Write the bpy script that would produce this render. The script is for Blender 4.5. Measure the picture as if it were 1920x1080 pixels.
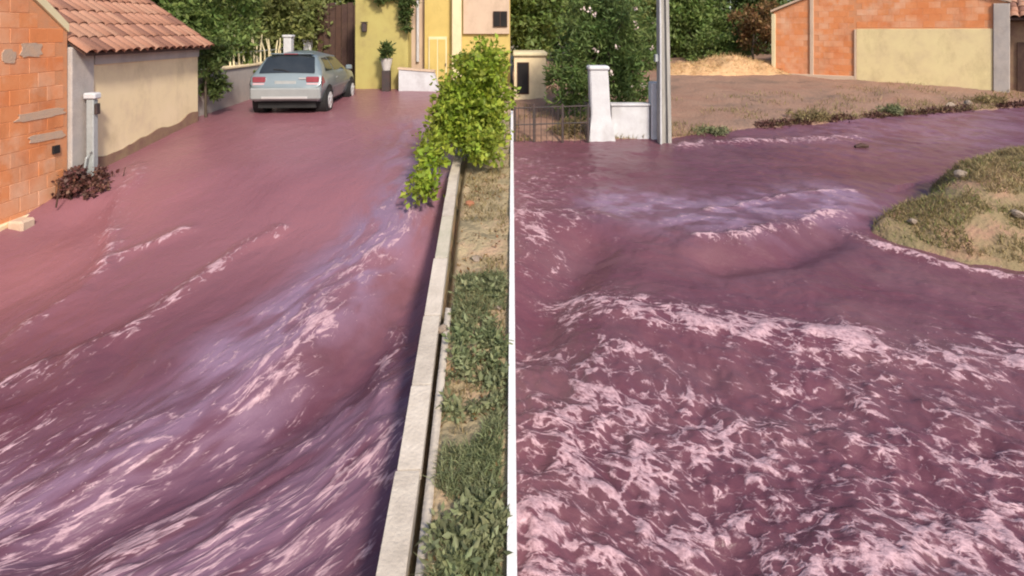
import bpy, bmesh, math, random
import numpy as np
from mathutils import Vector, Matrix
R_ = math.radians
for o in list(bpy.data.objects): bpy.data.objects.remove(o)
sc = bpy.context.scene
COL = sc.collection

# ---------------------------------------------------------------- camera, sky, sun, exposure
EYE = 3.2
cam = bpy.data.cameras.new('camera'); camo = bpy.data.objects.new('camera', cam); COL.objects.link(camo)
camo.location = (0, 0, EYE); camo.rotation_euler = (R_(90), 0, 0)
cam.lens = 36 * 1100 / 1920; cam.sensor_width = 36; cam.shift_y = -480 / 1920
cam.clip_start = .05; cam.clip_end = 1500
sc.camera = camo
SUN_AZ = R_(156)      # clockwise from +Y: behind the camera, a little to the right
SUN_EL = R_(39)
w = bpy.data.worlds.new('World'); sc.world = w; w.use_nodes = True
nt = w.node_tree; bg = nt.nodes['Background']
sky = nt.nodes.new('ShaderNodeTexSky'); sky.sky_type = 'NISHITA'; sky.sun_disc = False
sky.sun_elevation = SUN_EL; sky.sun_rotation = SUN_AZ; sky.air_density = 1.0; sky.dust_density = 2.0
nt.links.new(sky.outputs[0], bg.inputs[0]); bg.inputs[1].default_value = .15
sun = bpy.data.lights.new('sun', 'SUN'); sun.energy = 3.3; sun.angle = R_(7); sun.color = (1, .9, .76)
suno = bpy.data.objects.new('sun', sun); COL.objects.link(suno)
sv = Vector((math.sin(SUN_AZ) * math.cos(SUN_EL), math.cos(SUN_AZ) * math.cos(SUN_EL), math.sin(SUN_EL)))
suno.rotation_euler = sv.to_track_quat('Z', 'Y').to_euler(); suno.location = sv * 30
sc.view_settings.view_transform = 'Standard'; sc.view_settings.look = 'None'
sc.view_settings.exposure = .3; sc.view_settings.gamma = 1
sc.render.engine = 'CYCLES'; sc.cycles.filter_width = 2.0

# ---------------------------------------------------------------- helpers
rng = np.random.default_rng(7); random.seed(7)

def hash2(ix, iy, seed):
    h = (ix.astype(np.int64) * 374761393 + iy.astype(np.int64) * 668265263 + seed * 974711) & 0xffffffff
    h = ((h ^ (h >> 13)) * 1274126177) & 0xffffffff
    h = ((h ^ (h >> 16)) * 2246822519) & 0xffffffff
    return ((h ^ (h >> 15)) & 0xffff) / 65535.0

def vnoise(x, y, seed=0):
    ix = np.floor(x); iy = np.floor(y); fx = x - ix; fy = y - iy
    fx = fx * fx * fx * (fx * (fx * 6 - 15) + 10); fy = fy * fy * fy * (fy * (fy * 6 - 15) + 10)
    a = hash2(ix, iy, seed); b = hash2(ix + 1, iy, seed); c = hash2(ix, iy + 1, seed); d = hash2(ix + 1, iy + 1, seed)
    return (a + (b - a) * fx) * (1 - fy) + (c + (d - c) * fx) * fy

def fbm(x, y, seed=0, octv=4, gain=.5):
    s = 0; a = 1; t = 0
    for k in range(octv):
        s = s + a * vnoise(x, y, seed + k * 17); t += a; a *= gain
        x, y = x * 1.87 + y * .55 + 3.1, y * 1.87 - x * .55 + 7.7
    return s / t

def ridged(x, y, seed=0, octv=3):
    s = 0; a = 1; t = 0
    for k in range(octv):
        s = s + a * (1 - np.abs(2 * vnoise(x, y, seed + k * 31) - 1)); t += a; a *= .5
        x, y = x * 1.9 + y * .5, y * 1.9 - x * .5
    return s / t

def sstep(a, b, x):
    t = np.clip((x - a) / (b - a), 0, 1); return t * t * (3 - 2 * t)

def poly_dist(x, y, pts):
    d = np.full(np.shape(x), 1e9); side = np.zeros(np.shape(x))
    for (x0, y0), (x1, y1) in zip(pts[:-1], pts[1:]):
        dx, dy = x1 - x0, y1 - y0; L2 = dx * dx + dy * dy
        t = np.clip(((x - x0) * dx + (y - y0) * dy) / L2, 0, 1)
        e = np.hypot(x - x0 - t * dx, y - y0 - t * dy); s = np.sign((x - x0) * dy - (y - y0) * dx)
        m = e < d; d = np.where(m, e, d); side = np.where(m, s, side)
    return d, side

def link(name, me, mat=None, parent=None, loc=None):
    o = bpy.data.objects.new(name, me); COL.objects.link(o)
    if mat is not None and me is not None and not me.materials: me.materials.append(mat)
    if parent is not None: o.parent = parent
    if loc is not None: o.location = loc
    return o

def tag(o, label, cat, group=None):
    o['label'] = label; o['category'] = cat
    if group: o['group'] = group
    return o

def thing(name, label, cat, loc=(0, 0, 0), rz=0, group=None):
    o = bpy.data.objects.new(name, None); COL.objects.link(o); o.empty_display_size = .2
    o.location = loc; o.rotation_euler = (0, 0, rz); return tag(o, label, cat, group)

def pyd(name, V, F, smooth=False):
    me = bpy.data.meshes.new(name); me.from_pydata([tuple(v) for v in V], [], F); me.update()
    if smooth: me.shade_smooth()
    return me

def quadmesh(name, V, Q, smooth=False):
    """fast mesh from numpy verts (n,3) and quads (m,4) or tris (m,3)"""
    me = bpy.data.meshes.new(name); V = np.asarray(V, np.float32); Q = np.asarray(Q, np.int32); k = Q.shape[1]
    me.vertices.add(len(V)); me.vertices.foreach_set('co', V.ravel())
    me.loops.add(Q.size); me.loops.foreach_set('vertex_index', Q.ravel())
    me.polygons.add(len(Q)); me.polygons.foreach_set('loop_start', np.arange(0, Q.size, k, dtype=np.int32))
    me.update(calc_edges=True); me.validate()
    if smooth: me.shade_smooth()
    return me

def grid_quads(nr, nc):
    i = np.arange(nr - 1)[:, None] * nc + np.arange(nc - 1)[None, :]
    i = i.ravel(); return np.stack([i, i + 1, i + nc + 1, i + nc], 1)

def box(bm, x0, x1, y0, y1, z0, z1, bevel=0, M=None):
    g = bmesh.ops.create_cube(bm, size=1)['verts']
    T = Matrix.Translation(((x0 + x1) / 2, (y0 + y1) / 2, (z0 + z1) / 2)) @ Matrix.Diagonal((x1 - x0, y1 - y0, z1 - z0, 1))
    bmesh.ops.transform(bm, matrix=T, verts=g)
    if bevel:
        es = list({e for v in g for e in v.link_edges})
        r = bmesh.ops.bevel(bm, geom=es, offset=bevel, segments=1, affect='EDGES'); g = list({v for f in r['faces'] for v in f.verts} | {v for v in g if v.is_valid})
    if M is not None: bmesh.ops.transform(bm, matrix=M, verts=g)
    return g

def tube(bm, pts, rad, seg=8, cap=True):
    """tapered tube through points"""
    rings = []; n = len(pts); pts = [Vector(p) for p in pts]
    if not hasattr(rad, '__len__'): rad = [rad] * n
    for i, p in enumerate(pts):
        t = (pts[min(i + 1, n - 1)] - pts[max(i - 1, 0)]).normalized()
        a = t.cross(Vector((0, 0, 1)) if abs(t.z) < .9 else Vector((1, 0, 0))).normalized(); b = t.cross(a)
        rings.append([bm.verts.new(p + (a * math.cos(q) + b * math.sin(q)) * rad[i]) for q in [2 * math.pi * k / seg for k in range(seg)]])
    for r0, r1 in zip(rings[:-1], rings[1:]):
        for k in range(seg): bm.faces.new((r0[k], r0[(k + 1) % seg], r1[(k + 1) % seg], r1[k]))
    if cap: bm.faces.new(rings[0][::-1]); bm.faces.new(rings[-1])

def prism(bm, outline, axis, a0, a1):
    """outline: list of 2D points; extruded along axis 'x' or 'y'"""
    f = (lambda p, a: (a, p[0], p[1])) if axis == 'x' else (lambda p, a: (p[0], a, p[1]))
    v0 = [bm.verts.new(f(p, a0)) for p in outline]; v1 = [bm.verts.new(f(p, a1)) for p in outline]; n = len(outline)
    bm.faces.new(v0); bm.faces.new(v1[::-1])
    for k in range(n): bm.faces.new((v0[k], v1[k], v1[(k + 1) % n], v0[(k + 1) % n]))
    bmesh.ops.recalc_face_normals(bm, faces=bm.faces)

def done(bm, name, mat, parent=None, loc=None, smooth=False):
    bmesh.ops.recalc_face_normals(bm, faces=bm.faces)
    me = bpy.data.meshes.new(name); bm.to_mesh(me); bm.free()
    if smooth: me.shade_smooth()
    return link(name, me, mat, parent, loc)

def bx(name, mat, parent, *a, bevel=0, M=None):
    bm = bmesh.new(); box(bm, *a, bevel=bevel, M=M); return done(bm, name, mat, parent)

# ---------------------------------------------------------------- materials
def mat(name, c1, c2=None, rough=.8, scale=3, bump=.3, bscale=40, metal=0, spec=.4, c3=None, coord='Object', island=0, trans=0, bdist=.02, stretch=None, rlo=.35, rhi=.68, grime=0):
    m = bpy.data.materials.new(name); m.use_nodes = True; n = m.node_tree.nodes; l = m.node_tree.links
    b = n['Principled BSDF']; b.inputs['Roughness'].default_value = rough; b.inputs['Metallic'].default_value = metal
    b.inputs['Specular IOR Level'].default_value = spec
    tc = n.new('ShaderNodeTexCoord'); out = n.new('ShaderNodeNewGeometry').outputs['Position'] if coord == 'World' else tc.outputs[coord]
    if stretch:
        mp = n.new('ShaderNodeMapping'); mp.inputs['Scale'].default_value = stretch; l.new(out, mp.inputs[0]); out = mp.outputs[0]
    if c2 is None: c2 = tuple(x * .75 for x in c1)
    ns = n.new('ShaderNodeTexNoise'); ns.inputs['Scale'].default_value = scale; ns.inputs['Detail'].default_value = 6; ns.inputs['Roughness'].default_value = .65
    l.new(out, ns.inputs['Vector'])
    cr = n.new('ShaderNodeValToRGB'); cr.color_ramp.elements[0].position = rlo; cr.color_ramp.elements[1].position = rhi
    cr.color_ramp.elements[0].color = (*c1, 1); cr.color_ramp.elements[1].color = (*c2, 1)
    if c3: e = cr.color_ramp.elements.new((rlo + rhi) / 2); e.color = (*c3, 1)
    l.new(ns.outputs['Fac'], cr.inputs[0]); col = cr.outputs[0]
    if island:
        g = n.new('ShaderNodeNewGeometry'); hs = n.new('ShaderNodeHueSaturation')
        mr = n.new('ShaderNodeMapRange'); mr.inputs[3].default_value = 1 - island; mr.inputs[4].default_value = 1 + island
        l.new(g.outputs['Random Per Island'], mr.inputs[0]); l.new(mr.outputs[0], hs.inputs['Value'])
        mr2 = n.new('ShaderNodeMapRange'); mr2.inputs[3].default_value = .48; mr2.inputs[4].default_value = .52
        wn = n.new('ShaderNodeTexWhiteNoise'); wn.noise_dimensions = '1D'; l.new(g.outputs['Random Per Island'], wn.inputs['W'])
        l.new(wn.outputs['Value'], mr2.inputs[0]); l.new(mr2.outputs[0], hs.inputs['Hue']); l.new(col, hs.inputs['Color']); col = hs.outputs[0]
    if grime:
        gm = n.new('ShaderNodeMapping'); gm.inputs['Scale'].default_value = (.9, .9, .5); l.new(out, gm.inputs[0])
        gn = n.new('ShaderNodeTexNoise'); gn.inputs['Scale'].default_value = 1.6; gn.inputs['Detail'].default_value = 8; gn.inputs['Roughness'].default_value = .72; l.new(gm.outputs[0], gn.inputs['Vector'])
        gr = n.new('ShaderNodeMapRange'); gr.inputs[1].default_value = .5; gr.inputs[2].default_value = .78; gr.inputs[4].default_value = grime; l.new(gn.outputs['Fac'], gr.inputs[0])
        gx_ = n.new('ShaderNodeMix'); gx_.data_type = 'RGBA'; gx_.blend_type = 'MULTIPLY'; l.new(gr.outputs[0], gx_.inputs[0]); l.new(col, gx_.inputs[6]); gx_.inputs[7].default_value = (.42, .36, .30, 1); col = gx_.outputs[2]
    l.new(col, b.inputs['Base Color'])
    if bump:
        nb = n.new('ShaderNodeTexNoise'); nb.inputs['Scale'].default_value = bscale; nb.inputs['Detail'].default_value = 5; l.new(out, nb.inputs['Vector'])
        bp = n.new('ShaderNodeBump'); bp.inputs['Strength'].default_value = bump; bp.inputs['Distance'].default_value = bdist
        l.new(nb.outputs['Fac'], bp.inputs['Height']); l.new(bp.outputs[0], b.inputs['Normal'])
    if trans:
        tr = n.new('ShaderNodeBsdfTranslucent'); mx = n.new('ShaderNodeMixShader'); mx.inputs[0].default_value = trans
        l.new(col, tr.inputs[0]); l.new(b.outputs[0], mx.inputs[1]); l.new(tr.outputs[0], mx.inputs[2]); l.new(mx.outputs[0], n['Material Output'].inputs[0])
    return m

def leafmat(name, c1, c2, island=.45):
    return mat(name, c1, c2, rough=.55, scale=1.2, bump=0, island=island, trans=.42, spec=.35)

M = {}
M['earth'] = mat('dry earth', (.27, .15, .105), (.18, .12, .09), scale=.7, bump=.7, bscale=14, c3=(.29, .175, .125), bdist=.05)
M['ground'] = mat('ground', (.20, .17, .09), (.29, .21, .13), scale=.4, bump=.4, bscale=6)
M['bank'] = mat('bank soil', (.42, .28, .18), (.17, .14, .085), scale=3.2, bump=.8, bscale=22, c3=(.37, .29, .17), bdist=.04)
M['mound'] = mat('mound soil', (.20, .16, .08), (.34, .19, .13), scale=2.2, bump=.9, bscale=18, c3=(.25, .18, .10), bdist=.04)
M['clay'] = mat('orange clay block', (.68, .235, .085), (.72, .40, .25), scale=1.5, bump=.25, bscale=60, c3=(.70, .27, .11), coord='World', grime=.55)
M['mortar'] = mat('mortar', (.66, .27, .12), (.58, .28, .15), scale=9, bump=.5, bscale=70)
M['render_grey'] = mat('grey render', (.40, .36, .34), (.48, .42, .38), scale=4, bump=.3, bscale=50, grime=.5)
M['patch'] = mat('grey mortar smear', (.45, .34, .26), (.55, .36, .24), scale=7, bump=.4, bscale=60)
M['cream'] = mat('cream render', (.80, .64, .42), (.68, .53, .35), scale=1.4, bump=.22, bscale=60, c3=(.77, .62, .39), grime=.5)
M['cream2'] = mat('pale yellow render', (.78, .65, .35), (.66, .52, .30), scale=1.1, bump=.2, bscale=50, c3=(.74, .60, .33), grime=.5)
M['stain_shade'] = mat('wine stained and shaded plaster', (.22, .12, .09), (.30, .20, .12), scale=4, bump=.4)
M['tile'] = mat('roof tile', (.36, .165, .105), (.26, .125, .085), scale=2.5, bump=.3, bscale=45, c3=(.40, .20, .135))
M['wood_dark'] = mat('dark timber', (.06, .03, .025), (.09, .05, .035), scale=6)
M['white'] = mat('whitewash', (.60, .60, .62), (.50, .49, .51), scale=4, bump=.25, bscale=40, rough=.7, grime=.5)
M['white_kerb'] = mat('whitewashed kerb', (.80, .79, .78), (.70, .68, .67), scale=5, bump=.25, bscale=40, rough=.7)
M['coping'] = mat('pale concrete coping', (.56, .49, .41), (.42, .36, .30), scale=7, bump=.6, bscale=45, c3=(.50, .43, .36), bdist=.012, coord='World')
M['concrete'] = mat('grey concrete', (.36, .34, .32), (.26, .25, .24), scale=5, bump=.5, bscale=40)
M['pole'] = mat('weathered pole', (.42, .40, .37), (.28, .265, .25), scale=3, bump=.5, bscale=25, stretch=(6, 6, .6), grime=.5)
M['metal_dark'] = mat('dark iron', (.035, .03, .03), (.07, .04, .035), scale=8, rough=.6, spec=.5)
M['metal_grey'] = mat('galvanised metal', (.42, .44, .44), (.33, .35, .35), scale=8, rough=.5, metal=.2)
M['yellow'] = mat('yellow plaster', (.60, .45, .15), (.50, .37, .12), scale=1.2, bump=.2, bscale=40, grime=.5)
M['yellow_pale'] = mat('faded yellow plaster', (.44, .38, .13), (.36, .29, .11), scale=1.4, bump=.2, bscale=40, c3=(.42, .35, .12), grime=.5)
M['ivory'] = mat('ivory plaster', (.76, .66, .42), (.68, .58, .36), scale=1.5, bump=.1, grime=.45)
M['pinkish'] = mat('pinkish plaster', (.60, .45, .33), (.53, .39, .29), scale=1.3, bump=.15, grime=.5)
M['dark'] = mat('unlit interior', (.012, .01, .011), (.02, .017, .016), scale=4, rough=.9)
M['brown_wood'] = mat('brown shutter', (.09, .045, .03), (.06, .03, .022), scale=8)
M['bark'] = mat('bark', (.11, .085, .06), (.07, .05, .035), scale=5, bump=.8, bscale=25, stretch=(3, 3, .6))
M['pot'] = mat('pale pot', (.55, .52, .49), (.46, .43, .4), scale=6)
M['stone'] = mat('field stone', (.40, .31, .24), (.27, .21, .17), scale=6, bump=.6, bscale=30)
M['brickbit'] = mat('broken brick', (.42, .17, .085), (.33, .14, .08), scale=8, bump=.6)
M['straw'] = mat('straw', (.58, .40, .20), (.48, .31, .15), scale=3, bump=.5, bscale=30, island=.25)
M['leaf_mid'] = leafmat('leaf mid green', (.14, .21, .05), (.21, .26, .08))
M['leaf_dark'] = leafmat('leaf dark green', (.075, .115, .032), (.12, .155, .046))
M['leaf_bright'] = leafmat('leaf bright green', (.25, .34, .03), (.36, .41, .07))
M['leaf_olive'] = leafmat('leaf olive', (.19, .225, .065), (.26, .27, .095))
M['leaf_brown'] = leafmat('leaf dry brown', (.26, .13, .05), (.20, .14, .06))
M['leaf_ole'] = leafmat('oleander leaf', (.12, .19, .05), (.18, .235, .075))
M['grass'] = leafmat('weed green', (.19, .23, .105), (.29, .29, .16), .45)
M['grass_dry'] = leafmat('dry grass', (.27, .225, .10), (.36, .27, .14), .45)
M['flower'] = mat('pale blossom', (.72, .62, .58), (.66, .5, .45), bump=0)

def water_mat():
    m = bpy.data.materials.new('wine flood water'); m.use_nodes = True; n = m.node_tree.nodes; l = m.node_tree.links
    b = n['Principled BSDF']
    fl = n.new('ShaderNodeAttribute'); fl.attribute_name = 'flow'
    fo = n.new('ShaderNodeAttribute'); fo.attribute_name = 'foam'
    tn = n.new('ShaderNodeAttribute'); tn.attribute_name = 'tint'
    def noise(scale, detail, vec, rough=.6, typ='FBM', dist=0.):
        t = n.new('ShaderNodeTexNoise'); t.noise_type = typ; t.inputs['Scale'].default_value = scale; t.inputs['Detail'].default_value = detail
        t.inputs['Roughness'].default_value = rough; t.inputs['Distortion'].default_value = dist; l.new(vec, t.inputs['Vector']); return t.outputs['Fac']
    def mth(op, a, b_=None, c=None, clamp=False):
        t = n.new('ShaderNodeMath'); t.operation = op; t.use_clamp = clamp
        for i, v in enumerate((a, b_, c)):
            if v is None: continue
            if hasattr(v, 'links'): l.new(v, t.inputs[i])
            else: t.inputs[i].default_value = v
        return t.outputs[0]
    fine = noise(15, 4, fl.outputs['Vector'], .68, dist=.25)
    mid = noise(5.5, 3, fl.outputs['Vector'], .55, dist=.5)
    wn_ = n.new('ShaderNodeTexNoise'); wn_.inputs['Scale'].default_value = 5; wn_.inputs['Detail'].default_value = 4; l.new(fl.outputs['Vector'], wn_.inputs['Vector'])
    off = n.new('ShaderNodeVectorMath'); off.operation = 'MULTIPLY_ADD'; l.new(wn_.outputs['Color'], off.inputs[0]); off.inputs[1].default_value = (.22, .22, 0); l.new(fl.outputs['Vector'], off.inputs[2])
    def cells(sc_, wdt):
        vo = n.new('ShaderNodeTexVoronoi'); vo.feature = 'DISTANCE_TO_EDGE'; vo.inputs['Scale'].default_value = sc_; l.new(off.outputs[0], vo.inputs['Vector'])
        r_ = n.new('ShaderNodeMapRange'); r_.inputs[1].default_value = 0; r_.inputs[2].default_value = wdt; r_.inputs[3].default_value = 1; r_.inputs[4].default_value = 0; l.new(vo.outputs['Distance'], r_.inputs[0]); return r_.outputs[0]
    w_ = noise(9.5, 2, off.outputs[0], .5)
    web = mth('SUBTRACT', 1, mth('MULTIPLY', mth('ABSOLUTE', mth('SUBTRACT', w_, .5)), 13, clamp=True))
    line = mth('MAXIMUM', cells(5.6, .11), mth('MULTIPLY', web, .9))
    pat = mth('ADD', mth('MULTIPLY', mth('SUBTRACT', fine, .5), 2.2), mth('ADD', mth('MULTIPLY', mth('SUBTRACT', mid, .5), .5), mth('SUBTRACT', mth('MULTIPLY', line, .62), .24)))
    v = mth('ADD', pat, fo.outputs['Fac'])
    mr = n.new('ShaderNodeMapRange'); mr.interpolation_type = 'SMOOTHSTEP'; mr.inputs[1].default_value = .52; mr.inputs[2].default_value = .98; l.new(v, mr.inputs[0])
    gate = n.new('ShaderNodeMapRange'); gate.inputs[1].default_value = .02; gate.inputs[2].default_value = .2; l.new(fo.outputs['Fac'], gate.inputs[0])
    lace = noise(34, 2, fl.outputs['Vector'], .7); lm_ = n.new('ShaderNodeMapRange'); lm_.inputs[1].default_value = .34; lm_.inputs[2].default_value = .62; lm_.inputs[3].default_value = .45; lm_.inputs[4].default_value = 1.0; l.new(lace, lm_.inputs[0])
    foam = mth('MULTIPLY', mth('MULTIPLY', mr.outputs[0], gate.outputs[0]), lm_.outputs[0])
    # body colour: silt-laden wine, redder or greyer where the silt differs
    big = noise(.55, 4, fl.outputs['Vector'], .6)
    cr = n.new('ShaderNodeValToRGB'); cr.color_ramp.elements[0].position = .3; cr.color_ramp.elements[1].position = .72
    cr.color_ramp.elements[0].color = (.082, .027, .043, 1); cr.color_ramp.elements[1].color = (.135, .05, .073, 1)
    l.new(big, cr.inputs[0])
    silt = noise(1.1, 5, fl.outputs['Vector'], .62, dist=.8); sm = n.new('ShaderNodeMapRange'); sm.inputs[1].default_value = .45; sm.inputs[2].default_value = .75; sm.inputs[4].default_value = .55; l.new(silt, sm.inputs[0])
    ms = n.new('ShaderNodeMix'); ms.data_type = 'RGBA'; l.new(sm.outputs[0], ms.inputs[0]); l.new(cr.outputs[0], ms.inputs[6]); ms.inputs[7].default_value = (.165, .09, .098, 1)
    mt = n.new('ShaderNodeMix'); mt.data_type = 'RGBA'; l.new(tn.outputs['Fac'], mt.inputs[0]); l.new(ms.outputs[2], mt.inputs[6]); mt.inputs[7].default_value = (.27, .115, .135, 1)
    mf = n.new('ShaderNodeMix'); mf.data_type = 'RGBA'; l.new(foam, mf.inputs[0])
    ar = n.new('ShaderNodeAttribute'); ar.attribute_name = 'sky_sheen'  # mask of the painted sky reflection, mixed in below as lilac
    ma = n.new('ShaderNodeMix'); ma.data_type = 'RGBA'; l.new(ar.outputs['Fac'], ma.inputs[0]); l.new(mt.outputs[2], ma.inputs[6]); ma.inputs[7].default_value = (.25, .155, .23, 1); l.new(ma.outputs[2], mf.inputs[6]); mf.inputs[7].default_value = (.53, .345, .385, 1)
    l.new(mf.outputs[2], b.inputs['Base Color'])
    rr = n.new('ShaderNodeMapRange'); rr.inputs[3].default_value = .34; rr.inputs[4].default_value = .62; l.new(foam, rr.inputs[0]); l.new(rr.outputs[0], b.inputs['Roughness'])
    b.inputs['IOR'].default_value = 1.34
    h1 = noise(6, 5, fl.outputs['Vector'], .6, dist=.5); h2 = noise(21, 3, fl.outputs['Vector'], .6)
    hh = mth('ADD', mth('ADD', h1, mth('MULTIPLY', h2, .35)), mth('MULTIPLY', foam, .3))
    bp = n.new('ShaderNodeBump'); bp.inputs['Strength'].default_value = .45; bp.inputs['Distance'].default_value = .04
    l.new(hh, bp.inputs['Height']); l.new(bp.outputs[0], b.inputs['Normal'])
    return m
M['water'] = water_mat()

# ---------------------------------------------------------------- levels of the flood and of the land
TL = ([-8, 0, 3.4, 5, 7.3, 8.9, 12, 14, 18, 26], [3.5, 3.4, 3.15, 2.95, 2.55, 2.15, 1.80, 1.73, 1.58, 1.5])
TR = ([-8, 0, 3.4, 5, 7.5, 10, 12.5, 14, 16, 20, 30], [3.5, 3.4, 3.15, 2.95, 2.65, 2.45, 2.32, 2.12, 1.9, 1.8, 1.7])
def smooth_tab(T):
    xs = np.linspace(-8, 40, 961); ys = np.interp(xs, *T); k = np.hanning(41); k /= k.sum()
    return xs, np.convolve(np.pad(ys, 20, mode='edge'), k, 'valid')
SL, SR = smooth_tab(TL), smooth_tab(TR)
def level(x, y):
    a = np.interp(y, *SL); b = np.interp(y, *SR)
    return EYE - (a + (b - a) * sstep(-.75, -.2, np.asarray(x, float)))

def wall_x(y): return np.interp(y, [-8, 2.8, 8, 10.5, 13], [-.60, -.50, -.74, -.80, -.84])   # right edge of the kerb wall
def shore_y(x): return np.interp(x, [-1, 0, 3.3, 6.75, 13.5, 20, 34], [12.35, 12.35, 12.65, 13.7, 15.4, 17.6, 21])
LINES = {   # crests and foam lines of the current, in metres on the ground: points, half width, foam, rise
    'L1': ([(-3.0, 7.4), (-3.26, 6.76), (-3.6, 5.82), (-4.03, 4.93), (-4.5, 4.1)], .12, 0.59, .05),
    'L2': ([(-4.21, 7.35), (-4.6, 6.66), (-4.57, 5.99), (-4.75, 5.0)], .12, 0.50, .05),
    'L3': ([(-1.25, 8.0), (-1.36, 7.46), (-1.6, 6.76), (-1.77, 6.08), (-1.95, 5.12), (-2.45, 4.64), (-2.84, 4.11), (-3.2, 3.6), (-3.6, 3.0)], .24, 0.59, .06),
    'L4': ([(-1.33, 4.59), (-1.81, 4.15), (-2.17, 3.79), (-2.5, 3.4)], .12, 0.59, .07),
    'L5': ([(-.99, 4.19), (-1.38, 3.79), (-1.7, 3.52), (-1.98, 3.2)], .20, 0.66, .08),
    'L6': ([(-5.9, 9.2), (-5.5, 8.2), (-5.1, 7.4), (-4.6, 6.66)], .13, 0.40, .06),
    'L7': ([(-1.15, 5.75), (-1.1, 5.05), (-1.0, 4.53)], .10, 0.53, .05),
    'R1': ([(.62, 6.15), (1.2, 5.95), (1.77, 5.73), (2.69, 5.48), (3.54, 5.26), (4.47, 5.12), (6.5, 4.9)], .26, 0.99, .09),
    'R3': ([(2.4, 7.34), (2.94, 7.38), (3.83, 7.81), (4.55, 8.07)], .09, 0.68, .03),
    'R3b': ([(4.33, 7.7), (4.56, 7.27), (4.95, 6.89), (5.56, 6.62), (7, 6.3)], .07, 1.00, .04),
    'R3c': ([(2.81, 8.35), (3.86, 8.66), (4.74, 8.98), (5.16, 8.87)], .10, 0.58, .04),
    'R4': ([(3.5, 12.1), (5.6, 12.5), (7.4, 12.75)], .22, 0.68, .06),
    'R5': ([(.1, 9.6), (.28, 7.9), (.3, 7.0)], .30, 0.55, .03),
}
def water_fields(x, y):
    """height, flow coordinates, foam and silt tint of the flood at (x, y)"""
    left = x < -.45
    F = -2.6 * np.exp(-(y - 3) / 2.0)
    wob = (fbm(x * .7, y * .7, 5, 3) - .5)
    nl = x - F + wob * .5; nr = y + .25 * x + wob * .5
    n = np.where(left, nl, nr); s = np.where(left, y * .42, x * .62)
    z = level(x, y)
    rough_l = .25 + .75 * sstep(7.5, 4.2, y) + .35 * sstep(2.6, 1.2, -x) * sstep(9, 6, y)
    rough_r = .45 + .75 * sstep(6.4, 5.0, y + .2 * x)
    rough = np.where(left, rough_l, rough_r)
    z = z + .13 * (fbm(n * 1.0, s * 1.5, 11, 3) - .5) * rough
    z = z + .055 * (fbm(n * 2.6, s * 3.4, 23, 3) - .5) * rough
    wx, wy = n + .10 * (fbm(n * 4, s * 5, 33, 2) - .5), s + .06 * (fbm(n * 4 + 5, s * 5, 35, 2) - .5)
    chop = fbm(wx * 5.0, wy * 8.5, 43, 3); z = z + np.where(left, .03, .075) * (chop - .5) * rough
    z = z + .012 * (fbm(n * 12, s * 16, 41, 3) - .5) * rough
    foam = np.zeros_like(x); wigx = x + .22 * (fbm(x * 1.6, y * 1.6, 61, 3) - .5); wigy = y + .3 * (fbm(x * 1.6 + 9, y * 1.6, 67, 3) - .5)
    for k, (pts, wd, fm, rise) in LINES.items():
        d, side = poly_dist(wigx, wigy, pts); g = np.exp(-(d / wd) ** 2)
        foam = np.maximum(foam, fm * .92 * np.exp(-(d / (wd * 1.2)) ** 2)); z = z + rise * .55 * g
    # lavender crest along the kerb wall and the trough beside it
    d, side = poly_dist(x, y, [(-1.35, 8.3), (-1.62, 6.9), (-1.85, 6.0), (-2.2, 5.2)])
    z = z + .08 * np.exp(-(d / .5) ** 2)
    d, side = poly_dist(x, y, [(-1.02, 6.6), (-1.15, 5.6), (-1.45, 4.95), (-2.0, 4.3), (-2.7, 3.7)])
    z = z - .17 * np.exp(-(d / .34) ** 2)
    z = z + .12 * np.exp(-((x - wall_x(y) + .1) / .5) ** 2) * np.where(left, 1, 0) * sstep(6.2, 4.5, y)
    # bow wave where the current strikes the pillar foot, and mud slope along the house
    d = np.hypot((x + 6.1) / .36, (y - 8.45) / .5); z = z + .06 * np.exp(-d * d)
    d = np.hypot((x + 5.75) / .5, (y - 7.7) / .6); z = z - .10 * np.exp(-d * d)
    z = z + .10 * sstep(-5.6, -6.4, x) * sstep(8.6, 7, y)
    # standing wave on the right: long back towards the far side, steep near face
    d, side = poly_dist(x, y, [(2.1, 7.35), (2.9, 7.5), (3.8, 7.95), (4.7, 8.3), (5.6, 8.9)])
    back = np.where(side < 0, np.exp(-(d / 1.0) ** 2), np.exp(-(d / .38) ** 2)); z = z + .12 * back * sstep(1.5, 2.9, x)
    d2, _ = poly_dist(x, y, [(2.4, 6.9), (3.3, 7.05), (4.0, 7.5)]); z = z - .12 * np.exp(-(d2 / .22) ** 2)
    # plunging hollow beside the white kerb
    d, _ = poly_dist(x, y, [(.95, 7.4), (.62, 6.7), (.36, 6.1), (.15, 5.6)]); z = z - .22 * np.exp(-(d / .38) ** 2)
    d, _ = poly_dist(x, y, [(.2, 8.2), (.7, 8.0), (1.4, 7.9)]); z = z + .06 * np.exp(-(d / .45) ** 2)
    # broad foam fields
    low_l = .20 * sstep(4.8, 3.9, y) * sstep(-1.6, -2.8, x) + .24 * sstep(5.6, 3.8, y) + .06 * sstep(9, 6, y)
    low_r = .26 * sstep(5.9, 5.4, y + .16 * x) + .13 * sstep(5.3, 4.2, y + .16 * x) + .17 * sstep(4.5, 3.4, y + .10 * x) + .10 * sstep(8, 6, y)
    up_r = .34 * sstep(3.0, 0, x) * sstep(7.0, 8.2, y) * sstep(12.9, 10.5, y)
    patch = fbm(n * 2.6, s * 4.2, 83, 3); strk = fbm(n * 6, s * 5.0, 85, 3)
    foam = np.maximum(foam * (.55 + .7 * patch), np.where(left, low_l, low_r + up_r) * (.75 + .5 * sstep(.3, .7, patch)))
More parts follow.
